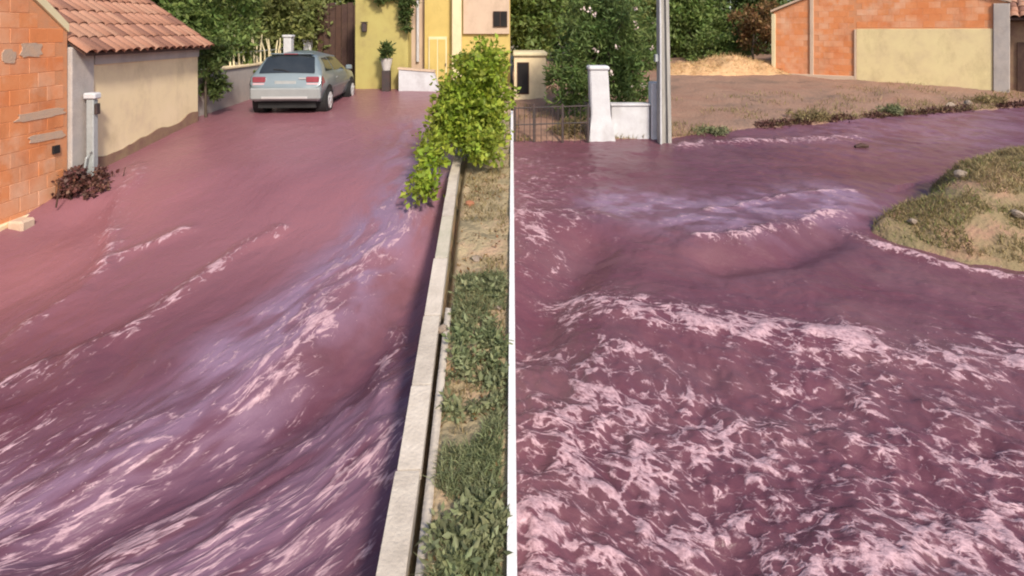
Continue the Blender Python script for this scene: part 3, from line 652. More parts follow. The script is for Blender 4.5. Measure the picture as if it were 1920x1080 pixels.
def car_patch(name, m, parent, y0, y1, v0, v1, side, off, ny=8, nv=6, cut=None):
    V, F = [], []
    for i in range(ny + 1):
        for j in range(nv + 1):
            ty = i / ny; tv = j / nv; ya, yb = y0, y1
            if cut: ya, yb = cut(tv)
            y = ya + (yb - ya) * ty; v = v0 + (v1 - v0) * tv
            p = car_point(y, v); e = .01
            du = car_point(y + e, v) - car_point(y - e, v); dv = car_point(y, min(v + e, 4.999)) - car_point(y, v - e)
            n = du.cross(dv).normalized()
            if n.dot(p - Vector((0, p.y + (.6 if y < .5 else 0), .6))) < 0: n = -n
            p = p + n * off; V.append((p.x * side, p.y, p.z))
    for i in range(ny):
        for j in range(nv):
            a = i * (nv + 1) + j; F.append((a, a + 1, a + nv + 2, a + nv + 1))
    o = link(name, pyd(name, V, F, True), m, parent); return o

car = thing('parked_car', 'silver three-door hatchback parked against the garden wall in the flood', 'car', (-4.86, 12.55, 1.40), R_(3))
car.scale = (.93, .93, .93)
ysamp = np.unique(np.concatenate([ST[:, 0], np.linspace(0, 3.95, 60)])); vs = [0, .5, 1, 1.25, 1.5, 1.75, 2, 2.25, 2.5, 2.75, 3, 3.2, 3.4, 3.6, 3.8, 4, 4.2, 4.4, 4.6, 4.8, 5]
V, F = [], []; ring = []
for y in ysamp:
    half = [car_point(y, v) for v in vs]; full = [(p.x, p.y, p.z) for p in half] + [(-p.x, p.y, p.z) for p in half[-2:0:-1]]; ring.append((len(V), len(full))); V += full
nf = ring[0][1]
for (a, _), (b, _) in zip(ring[:-1], ring[1:]):
    for k in range(nf): F.append((a + k, a + (k + 1) % nf, b + (k + 1) % nf, b + k))
F.append(tuple(range(ring[0][0] + nf - 1, ring[0][0] - 1, -1))); F.append(tuple(range(ring[-1][0], ring[-1][0] + nf)))
body = link('body', pyd('body', V, F, True), M['paint'], car)
# rear window over the hatch (both halves), side windows, doors
V, F = [], []; ny, nx = 8, 14
for i in range(ny + 1):
    for j in range(nx + 1):
        y = .15 + (.505 - .15) * i / ny; q = -1 + 2 * j / nx; lim = 4.06 + .02 * (i in (0, ny)); v = 5 - abs(q) * (5 - lim); p = car_point(y, v)
        V.append((p.x * (1 if q >= 0 else -1), p.y - .006, p.z + .008))
for i in range(ny):
    for j in range(nx): a = i * (nx + 1) + j; F.append((a, a + 1, a + nx + 2, a + nx + 1))
rw = link('rear_window', pyd('rear_window', V, F, True), M['glass'], car)
bm = bmesh.new(); tube(bm, [(.05, .15, 1.0), (-.1, .18, 1.05), (-.32, .19, 1.065)], .012, 5); done(bm, 'wiper', M['rubber'], rw)
bx('spoiler', M['paint'], car, -.50, .50, .45, .66, 1.40, 1.428, bevel=.012)
bx('brake_light', M['lens_red'], car, -.16, .16, .435, .448, 1.405, 1.423)
for sd in (1, -1):
    car_patch('side_window', M['glass'], car, .62, 1.18, 3.16, 3.86, sd, .006, cut=lambda t: (.50 + .24 * t, 1.16))
    car_patch('side_window', M['glass'], car, 1.24, 2.4, 3.14, 3.88, sd, .006, cut=lambda t: (1.24, 2.62 - .42 * t))
    dr_ = car_patch('door', M['paint'], car, 1.22, 2.36, 1.1, 2.98, sd, .007)
    bx('handle', M['trim'], dr_, sd * .838 if sd > 0 else sd * .868, sd * .868 if sd > 0 else sd * .838, 1.30, 1.46, .79, .815)
    car_patch('side_moulding', M['trim'], car, .95, 3.0, 1.93, 2.06, sd, .014, ny=10, nv=2)
    # mirror
    mr_ = bx('mirror', M['paint'], car, min(sd * .83, sd * 1.0), max(sd * .83, sd * 1.0), 2.36, 2.48, .92, 1.05, bevel=.03)
    # tail lamp wraps the rear corner: red upper, pale lower
    tl = car_patch('tail_light', M['lens_red'], car, .055, .30, 2.45, 3.0, sd, .010, cut=lambda t: (.055 + .05 * t, .30 - .10 * t))
    V = []
    bx('tail_light', M['lens_red'], car, min(sd * .46, sd * .755), max(sd * .46, sd * .755), .045, .11, .755, .90, bevel=.02)
    bx('reverse_light', M['lens_pale'], car, min(sd * .47, sd * .745), max(sd * .47, sd * .745), .022, .10, .70, .752, bevel=.015)
    bx('headlight', M['lens_pale'], car, min(sd * .36, sd * .66), max(sd * .36, sd * .66), 3.70, 3.86, .60, .70, bevel=.03)
bx('rear_bumper', M['trim'], car, -.80, .80, -.03, .14, .36, .66, bevel=.045)
bx('bumper_strip', M['rim'], car, -.52, .52, -.043, -.031, .40, .455, bevel=.004)
bx('number_plate', M['metal_grey'], car, -.24, .24, .028, .040, .72, .81)
bx('front_bumper', M['trim'], car, -.68, .68, 3.80, 3.99, .34, .56, bevel=.05)
bx('hatch_seam', M['rubber'], car, -.70, .70, .003, .03, .672, .684)
bx('badge', M['rim'], car, .30, .46, .05, .062, .845, .875)
bm = bmesh.new(); tube(bm, [(0, 1.9, 1.44), (0, 1.72, 1.62)], .006, 5); done(bm, 'aerial', M['rubber'], car)
bx('underbody', M['rubber'], car, -.66, .66, .15, 3.8, .17, .30)
for wy in (.66, 3.12):
    for sd in (1, -1):
        bm = bmesh.new(); tube(bm, [(sd * .60, wy, .315), (sd * .845, wy, .315)], .365, 28); done(bm, 'wheel_arch', M['rubber'], car)
        wh = thing('wheel', 'x', 'x'); wh.parent = car; wh.location = (sd * .765, wy, .295)
        for kk in ('label', 'category'): del wh[kk]
        bm = bmesh.new(); tube(bm, [(sd * -.09, 0, 0), (sd * -.07, 0, 0), (sd * .08, 0, 0), (sd * .10, 0, 0)], [.26, .295, .295, .265], 28); done(bm, 'tyre', M['rubber'], wh)
        bm = bmesh.new(); tube(bm, [(sd * .09, 0, 0), (sd * .108, 0, 0)], [.205, .195], 24); tube(bm, [(sd * .108, 0, 0), (sd * .125, 0, 0)], [.06, .05], 12)
        for k in range(6):
            a = k * math.pi / 3; box(bm, *((.108, .118) if sd > 0 else (-.118, -.108)), -.018, .018, .05, .185, M=Matrix.Rotation(a, 4, 'X'))
        done(bm, 'rim', M['rim'], wh)

# ---------------------------------------------------------------- kerb wall, white kerb, shrub on the bank
def top_w(y): return EYE - np.interp(y, [-8, 0, 2.8, 8, 10.5, 13], [3.0, 2.9, 2.60, 1.96, 1.80, 1.66])
def wid_w(y): return np.interp(y, [2.8, 8, 10.5], [.145, .12, .115])
kw = thing('concrete_wall', 'low concrete wall with pale coping blocks between the flood and the earth bank', 'wall', (0, 0, 0))
ys = np.linspace(-5, 12.6, 60); xr = wall_x(ys) - .012; xl = wall_x(ys) - wid_w(ys) + .012; zt = top_w(ys) - .075
V = np.concatenate([np.stack([xl, ys, zt - 1.4], 1), np.stack([xl, ys, zt], 1), np.stack([xr, ys, zt], 1), np.stack([xr, ys, zt - 1.4], 1)]); n = 60; Q = []
for k in range(n - 1):
    for a, b in ((0, 1), (1, 2), (2, 3)): Q.append((a * n + k, b * n + k, b * n + k + 1, a * n + k + 1))
link('body', quadmesh('body', V, Q), M['concrete'], kw)
y = -4.9; r = random.Random(4)
bm = bmesh.new(); box(bm, -.5, .5, -.5, .5, -1, 0); bmesh.ops.bevel(bm, geom=list(bm.edges), offset=.02, segments=1, affect='EDGES'); cmesh = bpy.data.meshes.new('coping_block'); bm.to_mesh(cmesh); bm.free()
COPS = []
for cm in (M['coping'], mat('coping pale', (.62, .54, .46), (.50, .43, .36), scale=6, bump=.6, bscale=40, bdist=.012, coord='World'), mat('coping mossy', (.52, .46, .37), (.42, .39, .29), scale=5, bump=.6, bscale=40, bdist=.012, coord='World')):
    me = cmesh.copy(); me.materials.append(cm); COPS.append(me)
while y < 12.5:
    L = r.uniform(.55, .95); ym = y + L / 2; x0 = float(wall_x(y)); x1 = float(wall_x(y + L)); z0 = float(top_w(y)); z1 = float(top_w(y + L)); wd = float(wid_w(ym))
    o = link('coping_block', r.choice(COPS), None, kw); o.scale = (wd * r.uniform(.95, 1.05), L - .004, .072)
    o.location = ((x0 + x1) / 2 - wd / 2 + r.uniform(-.002, .002), ym, (z0 + z1) / 2 + r.uniform(-.002, .003)); o.rotation_euler = (math.atan2(z1 - z0, L), r.uniform(-.02, .02), -math.atan2(x1 - x0, L) + r.uniform(-.003, .003)); y += L
ys = np.linspace(-2, 5.0, 40); xa = wall_x(ys) + .035; zt = top_w(ys) - .02 + .006 * np.sin(ys * 5)
V = np.concatenate([np.stack([xa, ys, zt - .2], 1), np.stack([xa, ys, zt], 1), np.stack([xa + .05, ys, zt - .004], 1), np.stack([xa + .05, ys, zt - .2], 1)]); n = 40
link('metal_edging', quadmesh('metal_edging', V, [(a * n + k, (a + 1) * n + k, (a + 1) * n + k + 1, a * n + k + 1) for k in range(n - 1) for a in range(3)]), M['coping'], kw)

wk = thing('white_kerb', 'narrow whitewashed kerb holding the earth bank above the right hand stream', 'kerb', (0, 0, 0))
y = -4.0
while y < 12.2:
    L = .98; z0 = float(bank_z(np.array([-.1]), np.array([y]))[0]); zz = EYE - float(np.interp(y + .5, [-8, 0, 2.7, 5, 8.4, 12, 17], [3.0, 2.85, 2.62, 2.40, 2.03, 1.78, 1.58])) + .06
    zp = EYE - float(np.interp(y, [-8, 0, 2.7, 5, 8.4, 12, 17], [3.0, 2.85, 2.62, 2.40, 2.03, 1.78, 1.58])); zn = EYE - float(np.interp(y + L, [-8, 0, 2.7, 5, 8.4, 12, 17], [3.0, 2.85, 2.62, 2.40, 2.03, 1.78, 1.58]))
    bm = bmesh.new(); prism(bm, [(y, zp - 1.5), (y + L - .006, zn - 1.5), (y + L - .006, zn + .055), (y, zp + .055)], 'x', -.024, .024); done(bm, 'kerb_stone', M['white_kerb'], wk); y += L

tree('leafy_shrub', 'bright green broad-leaved shrub growing over the concrete wall', (-.52, 9.3, 1.2),
     [(-.45, 8.5, 1.6, .36, .4, .34), (-.86, 8.9, 2.0, .40, .5, .45), (-.70, 9.0, 2.10, .44, .6, .62), (-.44, 8.9, 2.62, .36, .5, .48), (-.30, 9.0, 1.95, .26, .5, .6), (-.95, 8.8, 1.75, .30, .5, .32), (-1.14, 8.3, 1.50, .20, .45, .22), (-1.18, 7.7, 1.18, .22, .5, .20)], 330, .15, 38, .085, M['leaf_bright'], 21, cat='shrub', r0=.045, aspect=.6, shell=.5, up=.6, nbr=14)

# ---------------------------------------------------------------- right hand side
def on_land(x, y): return float(land_z(np.array([float(x)]), np.array([float(y)]))[0])
sh = thing('garden_shed', 'small pale yellow shed with a dark window behind the iron fence', 'shed', (.5, 17.2, 1.2))
bx('wall', M['cream'], sh, -.44, .46, -.7, 1.5, -.4, 1.32); bx('roof', M['ivory'], sh, -.47, .52, -.78, 1.6, 1.323, 1.42, bevel=.02)
wq = bx('window', M['brown_wood'], sh, -.36, -.02, -.72, -.703, .25, 1.15, bevel=.004); bx('pane', M['dark'], wq, -.33, -.05, -.727, -.721, .28, 1.12)
fn = thing('iron_fence', 'dark iron fence with thin bars left of the white gate post', 'fence', (0, 12.32, .72))
for x in (.06, .46, 1.06, 1.60): bx('post', M['metal_dark'], fn, x - .022, x + .022, -.022, .022, -.25, .97 if x > .1 else .9, bevel=.004)
for zz in (.55, .90):
    bm = bmesh.new(); tube(bm, [(.08, 0, zz - .02), (1.60, 0, zz + .03)], .014, 6); done(bm, 'rail', M['metal_dark'], fn)
x = .14
while x < 1.56:
    bm = bmesh.new(); tube(bm, [(x, 0, .0), (x, 0, .92)], .0065, 5); done(bm, 'bar', M['metal_dark'], fn); x += .118
gp = thing('white_gate_post', 'stout whitewashed gate post with flared foot beside the iron fence', 'post', (1.91, 12.6, .88))
bm = bmesh.new(); secs = [(-.3, .30, .25), (.0, .28, .24), (.30, .24, .21), (.55, .205, .19), (1.50, .195, .185)]; prev = None
for zz, a, b_ in secs:
    lx = -.045 * zz; vv = [bm.verts.new((lx + sx * a, sy * b_, zz)) for sx, sy in ((-1, -1), (1, -1), (1, 1), (-1, 1))]
    if prev:
        for k in range(4): bm.faces.new((prev[k], prev[(k + 1) % 4], vv[(k + 1) % 4], vv[k]))
    prev = vv
bm.faces.new(prev); bmesh.ops.bevel(bm, geom=[e for e in bm.edges if abs(e.verts[0].co.z - e.verts[1].co.z) > .05], offset=.02, segments=2, affect='EDGES'); done(bm, 'shaft', M['white'], gp)
bx('cap', M['white'], gp, -.29, .155, -.215, .215, 1.503, 1.60, bevel=.03)
bx('hinge', M['metal_dark'], gp, -.262, -.245, -.14, -.08, .5, .72, bevel=.004)
lw2 = thing('whitewashed_wall', 'low whitewashed wall joining the gate post to the utility pole', 'wall', (0, 12.72, .9))
bx('body', M['white'], lw2, 2.14, 2.96, -.10, .12, -.3, .70, bevel=.012); bx('coping', M['white'], lw2, 2.12, 2.98, -.13, .15, .703, .76, bevel=.015)
bx('end_post', M['white'], lw2, 2.99, 3.24, -.14, .16, -.3, 1.22, bevel=.02)
up_ = thing('utility_pole', 'tall grey concrete utility pole beside the whitewashed wall', 'pole', (3.22, 12.38, .85))
bm = bmesh.new()
for x0, x1, y0, y1 in ((-.13, -.055, -.11, .11), (.055, .13, -.11, .11), (-.056, .056, -.04, .04)):
    g_ = box(bm, x0, x1, y0, y1, -.4, 7.6)
    for v in g_:
        if v.co.z > 3: v.co.x *= .62; v.co.y *= .7
        if v.co.z > 3: v.co.x -= .10
done(bm, 'shaft', M['pole'], up_)
bx('crossarm', M['pole'], up_, -.9, .7, -.06, .06, 7.1, 7.24, bevel=.01)
for q in (-.8, -.3, .55):
    bm = bmesh.new(); tube(bm, [(q, 0, 7.241), (q, 0, 7.3), (q, 0, 7.36), (q, 0, 7.42)], [.03, .06, .04, .05], 10); done(bm, 'insulator', M['white'], up_)
bx('junction_box', M['metal_grey'], up_, -.215, -.128, -.08, .05, 1.72, 1.88, bevel=.01)
for yy in (1.0,): 
    bm = bmesh.new(); tube(bm, [(-.11, -.135, -.3), (-.12, -.135, 2.2), (-.15, -.125, 5.5)], .018, 6); done(bm, 'conduit', M['white'], up_)

tree('oleander_bush', 'tall dark oleander bush with pale blossoms behind the white gate post', (2.2, 14.4, 1.0),
     [(2.25, 14.5, 3.0, 1.25, .9, 1.5), (1.45, 14.0, 2.2, .55, .6, 1.1), (2.7, 14.1, 2.0, .7, .5, .8)], 190, .26, 80, .17, M['leaf_ole'], 31, cat='bush', r0=.07, aspect=.24, shell=.5, nbr=16)
ob = bpy.data.objects[-1] if False else [o for o in bpy.data.objects if o.name.startswith('oleander_bush')][0]
gg = np.random.default_rng(77); k = 16
cl = np.stack([gg.uniform(-1.1, 1.1, k), -.75 - .25 * gg.random(k), gg.uniform(.7, 3.2, k), gg.uniform(.03, .07, k)], 1); link('blossoms', crown_mesh('blossoms', cl, 9, .06, .8, 3), M['flower'], ob)
BG = [ # name, label, base, ellipsoids, material, clumps, leaf
 ('background_tree', 'mid green tree behind the pale yellow shed', (.6, 22.5), [(.7, 22.5, 4.3, 1.6, 1.4, 2.4)], 'leaf_mid', 170, .2),
 ('background_tree', 'olive green tree seen just behind the oleander bush', (4.2, 25.5), [(4.2, 25.5, 4.4, 2.2, 1.6, 2.9)], 'leaf_olive', 220, .21),
 ('background_tree', 'light green tree right of the utility pole behind the straw heap', (7.6, 27), [(7.6, 27, 4.3, 2.4, 1.6, 2.9)], 'leaf_mid', 230, .21),
 ('background_tree', 'dark green tree behind the left end of the orange house', (12.0, 28), [(11.6, 28, 4.6, 2.3, 1.6, 3.0)], 'leaf_dark', 210, .22),
 ('background_tree', 'big dark tree farthest back between shed and pole', (2.2, 31), [(2.2, 31, 5.4, 3.4, 2, 3.9)], 'leaf_dark', 230, .27),
 ('background_tree', 'big green tree farthest back behind the straw heap', (8.6, 33), [(9.0, 33, 5.6, 4.0, 2, 4.2)], 'leaf_olive', 250, .27),
 ('background_tree', 'tall tree behind the tiled roof at the far right', (18, 30), [(18, 30, 5.4, 3.4, 2, 3.8)], 'leaf_dark', 210, .27)]
for i, (nm, lb, (x, y), el, lm, nc, ls) in enumerate(BG):
    tree(nm, lb, (x, y, on_land(x, min(y, 29.5)) - .05 if y < 30 else 1.6), el, nc, .42 if y < 30 else .6, 62, ls, M[lm], 40 + i, group='trees behind the yard', r0=.16)
tree('dry_bush', 'brown withered bush beside the left end of the orange house', (9.4, 23.0, on_land(9.4, 23)), [(9.6, 23.2, 3.5, 1.0, .8, 1.0)], 60, .24, 60, .14, M['leaf_brown'], 61, cat='bush', r0=.06)
tree('green_bush', 'low green bush between straw heap and withered bush', (8.9, 24.4, on_land(8.9, 24.4)), [(8.7, 24.3, 2.5, 1.5, .9, .9)], 90, .26, 60, .14, M['leaf_mid'], 62, cat='bush', r0=.06)
tree('green_bush', 'dark low bush behind the utility pole left of the straw heap', (4.6, 22.6, on_land(4.6, 22.6)), [(4.6, 22.6, 2.5, 1.4, .8, 1.1)], 90, .26, 60, .14, M['leaf_dark'], 63, cat='bush', r0=.06)

# straw heap
st = thing('straw_heap', 'low heap of pale dry straw in front of the green trees', 'straw', (7.7, 21.4, on_land(7.7, 21.4)))
xs = np.linspace(-2.3, 2.4, 90); ysx = np.linspace(-.9, .9, 30); X, Y = np.meshgrid(xs, ysx)
hz = .62 * (1 - (X / 2.4) ** 2).clip(0) ** .7 * (1 - (Y / .9) ** 2).clip(0) ** .7 * (.35 + 1.1 * fbm(X * 1.1, Y * 1.1, 55, 4)) - .06 + land_z(X + 7.7, Y + 21.4) - on_land(7.7, 21.4)
link('heap', quadmesh('heap', np.stack([X.ravel(), Y.ravel(), hz.ravel()], 1), grid_quads(30, 90), True), M['straw'], st)
k = 5200; i = gg.integers(0, X.size, k); P = np.stack([X.ravel()[i], Y.ravel()[i], hz.ravel()[i]], 1); dd = gg.normal(size=(k, 3)); dd[:, 2] = np.abs(dd[:, 2]) * .8; dd /= np.linalg.norm(dd, axis=1)[:, None]; L = gg.uniform(.08, .26, k)[:, None]
sw = np.cross(dd, gg.normal(size=(k, 3))); sw /= np.linalg.norm(sw, axis=1)[:, None]
o = link('stalks', quadmesh('stalks', np.stack([P - sw * .006, P + sw * .006, P + dd * L], 1).reshape(-1, 3), np.arange(3 * k).reshape(-1, 3)), M['straw'], st); o['kind'] = 'stuff'

# orange house on the right
A = Vector((9.36, 21.0)); B = Vector((14.4, 17.0)); ang = math.atan2(B.y - A.y, B.x - A.x); WL = (B - A).length
oh = thing('orange_house', 'orange clay block house with a cream rendered panel above the flood', 'house', (A.x, A.y, 0), ang)
def top_r(x): return 3.9 + min(x, 3.4) * .42 if x < 3.4 else 3.9 + 3.4 * .42 - (x - 3.4) * .42
bm = bmesh.new(); prism(bm, [(0, .7), (WL, .7), (WL, top_r(WL)), (3.4, top_r(3.4)), (0, top_r(0))], 'y', 0, .22); done(bm, 'core', M['mortar'], oh)
xa, xb, xc = .193 * WL, .40 * WL, .945 * WL
lay_bricks(oh, .08, xa - .06, 1.5, 5.0, -.004, lambda cx, cz: cz + .1 < top_r(cx - .1)); lay_bricks(oh, xa + .07, xb - .06, 1.5, 5.3, -.004, lambda cx, cz: cz + .1 < top_r(cx - .1))
lay_bricks(oh, xb + .01, xc, 3.34, 5.4, -.004, lambda cx, cz: cz + .12 < min(top_r(cx - .14), top_r(cx + .14)))
bx('cream_panel', M['cream2'], oh, xb + .02, xc - .01, -.035, -.001, .8, 3.30, bevel=.01)
for (q0, q1, m_) in ((-.06, .075, M['ivory']), (xa - .055, xa + .065, M['pinkish']), (xb - .055, xb + .015, M['pinkish'])): bx('pilaster', m_, oh, q0, q1, -.05, .0, .8, min(top_r(q0), 3.32 if q0 > 2 else 9) - .03, bevel=.01)
bx('foot_render', M['pinkish'], oh, .08, xb - .06, -.055, -.003, .9, 1.74, bevel=.015)
bx('corner_pillar', M['render_grey'], oh, xc, WL + .02, -.07, .3, .6, top_r(WL) - .02, bevel=.015)
bm = bmesh.new(); prism(bm, [(-.08, top_r(0) + .004), (3.4, top_r(3.4) + .004), (WL + .05, top_r(WL) + .004), (WL + .05, top_r(WL) + .08), (3.4, top_r(3.4) + .08), (-.08, top_r(0) + .08)], 'y', -.09, .3); done(bm, 'coping', M['pinkish'], oh)
bx('side_wall', M['stain_shade'], oh, WL + .025, WL + 4.0, .45, .7, .5, 3.50); bx('rear_wall', M['cream2'], oh, 0, WL, 4.5, 4.7, .6, 3.4); bx('end_wall', M['cream2'], oh, 0, .2, .225, 4.49, .6, 3.4)  # side wall: shade of the recess put into its dark plaster colour
dd_ = bx('door', M['wood_dark'], oh, WL + .2, WL + 1.1, .40, .446, .8, 2.9, bevel=.005); bx('handle', M['metal_grey'], dd_, WL + 1.0, WL + 1.03, .36, .40, 1.8, 1.9)
bm = bmesh.new(); tp2 = math.tan(R_(24)); slab(bm, [(WL + .03, .0, 3.55), (WL + 4.1, .0, 3.55), (WL + 4.1, 2.5, 3.55 + 2.5 * tp2), (WL + .03, 2.5, 3.55 + 2.5 * tp2)], .05)
slab(bm, [(WL + .03, 2.5, 3.55 + 2.5 * tp2), (WL + 4.1, 2.5, 3.55 + 2.5 * tp2), (WL + 4.1, 4.9, 3.55), (WL + .03, 4.9, 3.55)], .05); rf2 = done(bm, 'roof', M['wood_dark'], oh)
tiled_slope(rf2, (WL + .02, -.06, 3.61), 0, R_(24), 12, 7, 5)

# ---------------------------------------------------------------- ground cover, weeds, stones
def blades(name, P, h, wdt, m, seed, label, lean=.5):
    g = np.random.default_rng(seed); n = len(P); a = g.uniform(0, 2 * math.pi, n); H = h * (.5 + g.random(n)); ln = g.normal(0, lean, (n, 2)) * H[:, None]
    sx = np.stack([np.cos(a), np.sin(a), np.zeros(n)], 1) * (wdt * (.6 + .8 * g.random(n)))[:, None]
    mid = P + np.concatenate([ln * .35, (H * .6)[:, None]], 1); tip = P + np.concatenate([ln, (H * (.75 + .25 * g.random(n)))[:, None]], 1)
    V = np.stack([P - sx, P + sx, mid + sx * .8, mid - sx * .8, tip], 1).reshape(-1, 3); i = np.arange(n)[:, None] * 5
    o = link(name, quadmesh(name, V, np.concatenate([i + np.array([[0, 1, 2]]), i + np.array([[0, 2, 3]]), i + np.array([[3, 2, 4]])])), m)
    o['kind'] = 'stuff'; o['label'] = label; o['category'] = 'grass'; return o
g = np.random.default_rng(99)
def bank_points(n, ylo, yhi, thr, seed, pw=1):
    y = ylo + (yhi - ylo) * g.random(n) ** pw; x = wall_x(y) + .1 + (-.06 - wall_x(y) - .1) * g.random(n); k = fbm(x * 2.6, y * 2.6, seed, 3) > thr
    x, y = x[k], y[k]; return np.stack([x, y, bank_z(x, y) - .01], 1)
blades('bank_weeds', bank_points(20000, 1.6, 5.7, .43, 51), .06, .0045, M['grass'], 1, 'green weeds covering the near part of the earth bank', .6)
blades('dry_tufts', bank_points(5200, 2, 9.3, .52, 53), .06, .004, M['grass_dry'], 2, 'dry grass tufts scattered on the earth bank', .7)
P = bank_points(360, 1.8, 5.4, .48, 57); cl = np.concatenate([P + np.array([0, 0, .05]), np.full((len(P), 1), .055)], 1)
o = link('broadleaf_weeds', crown_mesh('broadleaf_weeds', cl, 26, .05, .45, 9, up=.8), M['grass']); o['kind'] = 'stuff'; o['label'] = 'small leafy weeds among the grass of the earth bank'; o['category'] = 'weeds'
n = 80000; x = g.uniform(4.7, 12, n); y = g.uniform(6.1, 11, n); z = mound_z(x, y); k = (z > level(x, y) + .05) & (fbm(x * 1.5, y * 1.5, 91, 3) > .36); P = np.stack([x[k], y[k], z[k] - .01], 1)
blades('mound_grass', P, .075, .005, M['grass_dry'], 3, 'olive dry grass on the mound at the right edge', .7)
n = 15000; x = g.uniform(4.7, 12, n); y = g.uniform(6.1, 11, n); z = mound_z(x, y); k = (z > level(x, y) + .05) & (fbm(x * 1.5 + 4, y * 1.5, 93, 3) > .50); P = np.stack([x[k], y[k], z[k] - .01], 1)
blades('green_tufts', P, .07, .005, M['leaf_olive'], 4, 'green tufts among the dry grass of the mound', .6)
n = 9000; x = g.uniform(.1, 16, n); y = shore_y(x) + .02 + 3.5 * g.random(n) ** 2.2; k = fbm(x * 1.4, y * 1.4, 95, 3) > .5; x, y = x[k], y[k]
blades('yard_grass', np.stack([x, y, land_z(x, y) - .01], 1), .10, .007, M['grass_dry'], 5, 'sparse dry grass along the edge of the earth yard', .6)
P = bank_points(900, 2.2, 9.0, .40, 58); o = link('leaf_litter', crown_mesh('leaf_litter', np.concatenate([P + np.array([0, 0, .012]), np.full((len(P), 1), .02)], 1), 2, .035, .5, 59, up=1.2), M['leaf_brown']); o['kind'] = 'stuff'; o['label'] = 'fallen brown leaves scattered over the earth bank'; o['category'] = 'leaves'
# a clump of weeds is a thing: foliage and stalks
for i, (x, y, rr, hh, mm, lb) in enumerate([(7.15, 13.95, .45, .16, 'grass_dry', 'rounded dry weed clump at the water edge left of the cream panel'), (9.45, 14.55, .28, .16, 'grass', 'small weed clump at the water edge below the cream panel'),
        (12.6, 15.55, .5, .15, 'grass_dry', 'weed clump at the water edge in front of the grey corner pillar'), (1.25, 12.75, .4, .3, 'grass_dry', 'yellowish weeds growing behind the iron fence'), (4.4, 13.0, .35, .12, 'grass', 'flattened green weeds beside the foot of the utility pole')]):
    z = on_land(x, y); t = thing('weed_clump', lb, 'weeds', (x, y, z), 0, 'weed clumps along the far bank')
    k = 26; cl = np.stack([g.normal(0, rr * .5, k), g.normal(0, rr * .3, k), g.uniform(.02, hh, k), g.uniform(.06, .11, k)], 1); link('foliage', crown_mesh('foliage', cl, 34, .09, .2, 200 + i), M[mm], t)
# stones
def stone_mesh(seed, m):
    r = np.random.default_rng(seed); bm = bmesh.new(); bmesh.ops.create_icosphere(bm, subdivisions=2, radius=1)
    ax = r.normal(size=(5, 3)); ax /= np.linalg.norm(ax, axis=1)[:, None]
    for v in bm.verts:
        p = np.array(v.co); s = 1 - sum(max(0, float(p @ a) - .62) * .8 for a in ax) + r.normal() * .03; v.co = Vector(p * s)
    me = bpy.data.meshes.new('stone'); bm.to_mesh(me); bm.free(); me.materials.append(m); return me
SM = [stone_mesh(k, M['stone']) for k in range(4)]; BM_ = stone_mesh(9, M['brickbit'])
def stone(nm, lb, x, y, z, s, me, rz, cat='stone', grp='stones lying about'):
    o = link(nm, me); o.location = (x, y, z); o.scale = s; o.rotation_euler = (.2, .1, rz); return tag(o, lb, cat, grp)
bz = lambda x, y: float(bank_z(np.array([x]), np.array([y]))[0])
stone('brick_fragment', 'reddish broken brick lying at the far end of the sandy bank', -.52, 7.25, bz(-.52, 7.25) + .015, (.06, .05, .035), BM_, .4, 'brick', None)
stone('stone', 'dark flat stone in the middle of the sandy bank', -.36, 5.95, bz(-.36, 5.95) + .01, (.07, .05, .02), SM[0], .2)
stone('stone', 'pale stone beside the white kerb half way along the bank', -.12, 5.1, bz(-.12, 5.1) + .01, (.05, .04, .022), SM[1], 1.1)
stone('stone', 'square pale stone against the concrete wall where the weeds begin', -.56, 4.72, bz(-.56, 4.72) + .02, (.045, .045, .04), SM[2], .1)
stone('stone', 'low stone among the weeds nearest the camera', -.18, 2.95, bz(-.18, 2.95) + .01, (.06, .045, .03), SM[3], 2.0)
mz = lambda x, y: float(mound_z(np.array([x]), np.array([y]))[0])
stone('stone', 'pale yellow stone near the tip of the grassy mound', 5.15, 7.55, mz(5.15, 7.55) + .02, (.09, .06, .045), SM[1], .4)
stone('stone', 'white stone at the foot of the grassy mound touching the foam', 5.12, 6.98, mz(5.12, 6.98) + .05, (.07, .06, .05), SM[2], 1.4)
stone('stone', 'large stone on the right slope of the grassy mound', 6.35, 7.35, mz(6.35, 7.35) + .03, (.12, .09, .06), SM[0], .9)
stone('stone', 'grey stone at the upper edge of the grassy mound', 6.3, 8.25, mz(6.3, 8.25) + .03, (.10, .08, .07), SM[3], 2.4)
stone('rubble_stone', 'pale rubble stone on the far bank below the cream panel', 11.3, 15.15, on_land(11.3, 15.15) + .04, (.16, .10, .09), SM[2], .3)
stone('rubble_stone', 'dark rubble stone on the far bank next to the pale one', 11.9, 15.3, on_land(11.9, 15.3) + .04, (.14, .10, .10), SM[0], 1.3)
dw = thing('driftwood', 'short dark stick floating near the far bank', 'driftwood', (7.1, 11.9, float(level(7.1, 11.9)) + .02))
bm = bmesh.new(); tube(bm, [(-.14, 0, 0), (0, .02, .03), (.13, 0, .01)], [.035, .05, .03], 7); done(bm, 'stick', M['wood_dark'], dw)

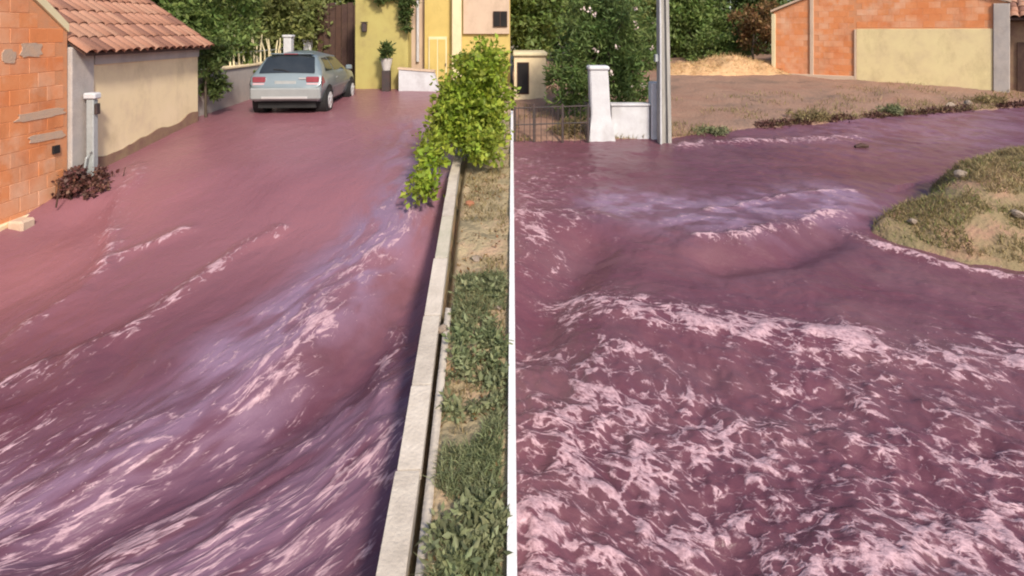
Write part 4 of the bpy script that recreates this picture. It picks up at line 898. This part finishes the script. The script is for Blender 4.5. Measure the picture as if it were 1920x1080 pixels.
# debris torn up by the flood
db = thing('debris_clump', 'dark reddish brown clump of mud and twigs at the foot of the grey pillar', 'debris', (-6.12, 8.45, .95))
M['mudleaf'] = mat('wine soaked debris', (.075, .028, .026), (.12, .05, .035), rough=.6, scale=4, bump=0, island=.4)
gq = np.random.default_rng(5); k = 70; cl = np.stack([gq.normal(0, .12, k), gq.normal(0, .2, k), -.10 + np.abs(gq.normal(0, .15, k)), gq.uniform(.06, .12, k)], 1)
link('litter', crown_mesh('litter', cl, 70, .05, .8, 71), M['mudleaf'], db)
for j in range(9):
    bm = bmesh.new(); a = Vector((gq.normal(0, .12), gq.normal(0, .25), -.1)); e = a + Vector((gq.normal(0, .15), gq.normal(0, .2), gq.uniform(.2, .45))); tube(bm, [a, a.lerp(e, .5) + Vector((gq.normal(0, .03), .02, 0)), e], [.012, .009, .004], 5); done(bm, 'twig', M['wood_dark'], db)
n = 900; x = gq.uniform(4.6, 15.5, n); y = shore_y(x) + gq.normal(.05, .07, n) + .05; hx = fbm(x * 1.3, y * 0, 88, 3); kq = hx > .42; x, y = x[kq], y[kq]
cl = np.stack([x, y, land_z(x, y) + .01, gq.uniform(.03, .08, len(x))], 1)
o = link('shore_litter', crown_mesh('shore_litter', cl, 14, .07, .35, 72), M['mudleaf']); o['kind'] = 'stuff'; o['label'] = 'dark wet litter washed up along the edge of the earth yard'; o['category'] = 'litter'
# spray thrown up along the breaking crests
ico = bmesh.new(); bmesh.ops.create_icosphere(ico, subdivisions=1, radius=1); IV = np.array([v.co[:] for v in ico.verts]); IF = np.array([[v.index for v in f.verts] for f in ico.faces]); ico.free()
P = []
for key, num, up in (('R1', 320, .03), ('R3', 120, .04), ('R3b', 200, .04), ('R3c', 60, .03), ('L3', 90, .02), ('L1', 50, .02), ('L7', 30, .02), ('L6', 60, .04), ('R5', 100, .03)):
    pts = np.array(LINES[key][0]); seg = gq.integers(0, len(pts) - 1, num); t = gq.random(num)[:, None]; q = pts[seg] * (1 - t) + pts[seg + 1] * t + gq.normal(0, LINES[key][1] * .7, (num, 2))
    zq = water_fields(q[:, 0], q[:, 1])[0]; P.append(np.stack([q[:, 0], q[:, 1], zq + np.abs(gq.normal(0, up, num)) - .004], 1))
P = np.concatenate(P); sz = gq.uniform(.002, .005, len(P))[:, None, None] * np.array([1, 1, .8])
M['spray'] = mat('frothy spray', (.56, .40, .43), (.50, .33, .37), rough=.4, bump=0)
o = link('spray', quadmesh('spray', (P[:, None, :] + IV[None] * sz).reshape(-1, 3), (np.arange(len(P))[:, None, None] * len(IV) + IF[None]).reshape(-1, 3), True), M['spray']); o['kind'] = 'stuff'; o['label'] = 'fine pink spray thrown up along the breaking crests'; o['category'] = 'spray'
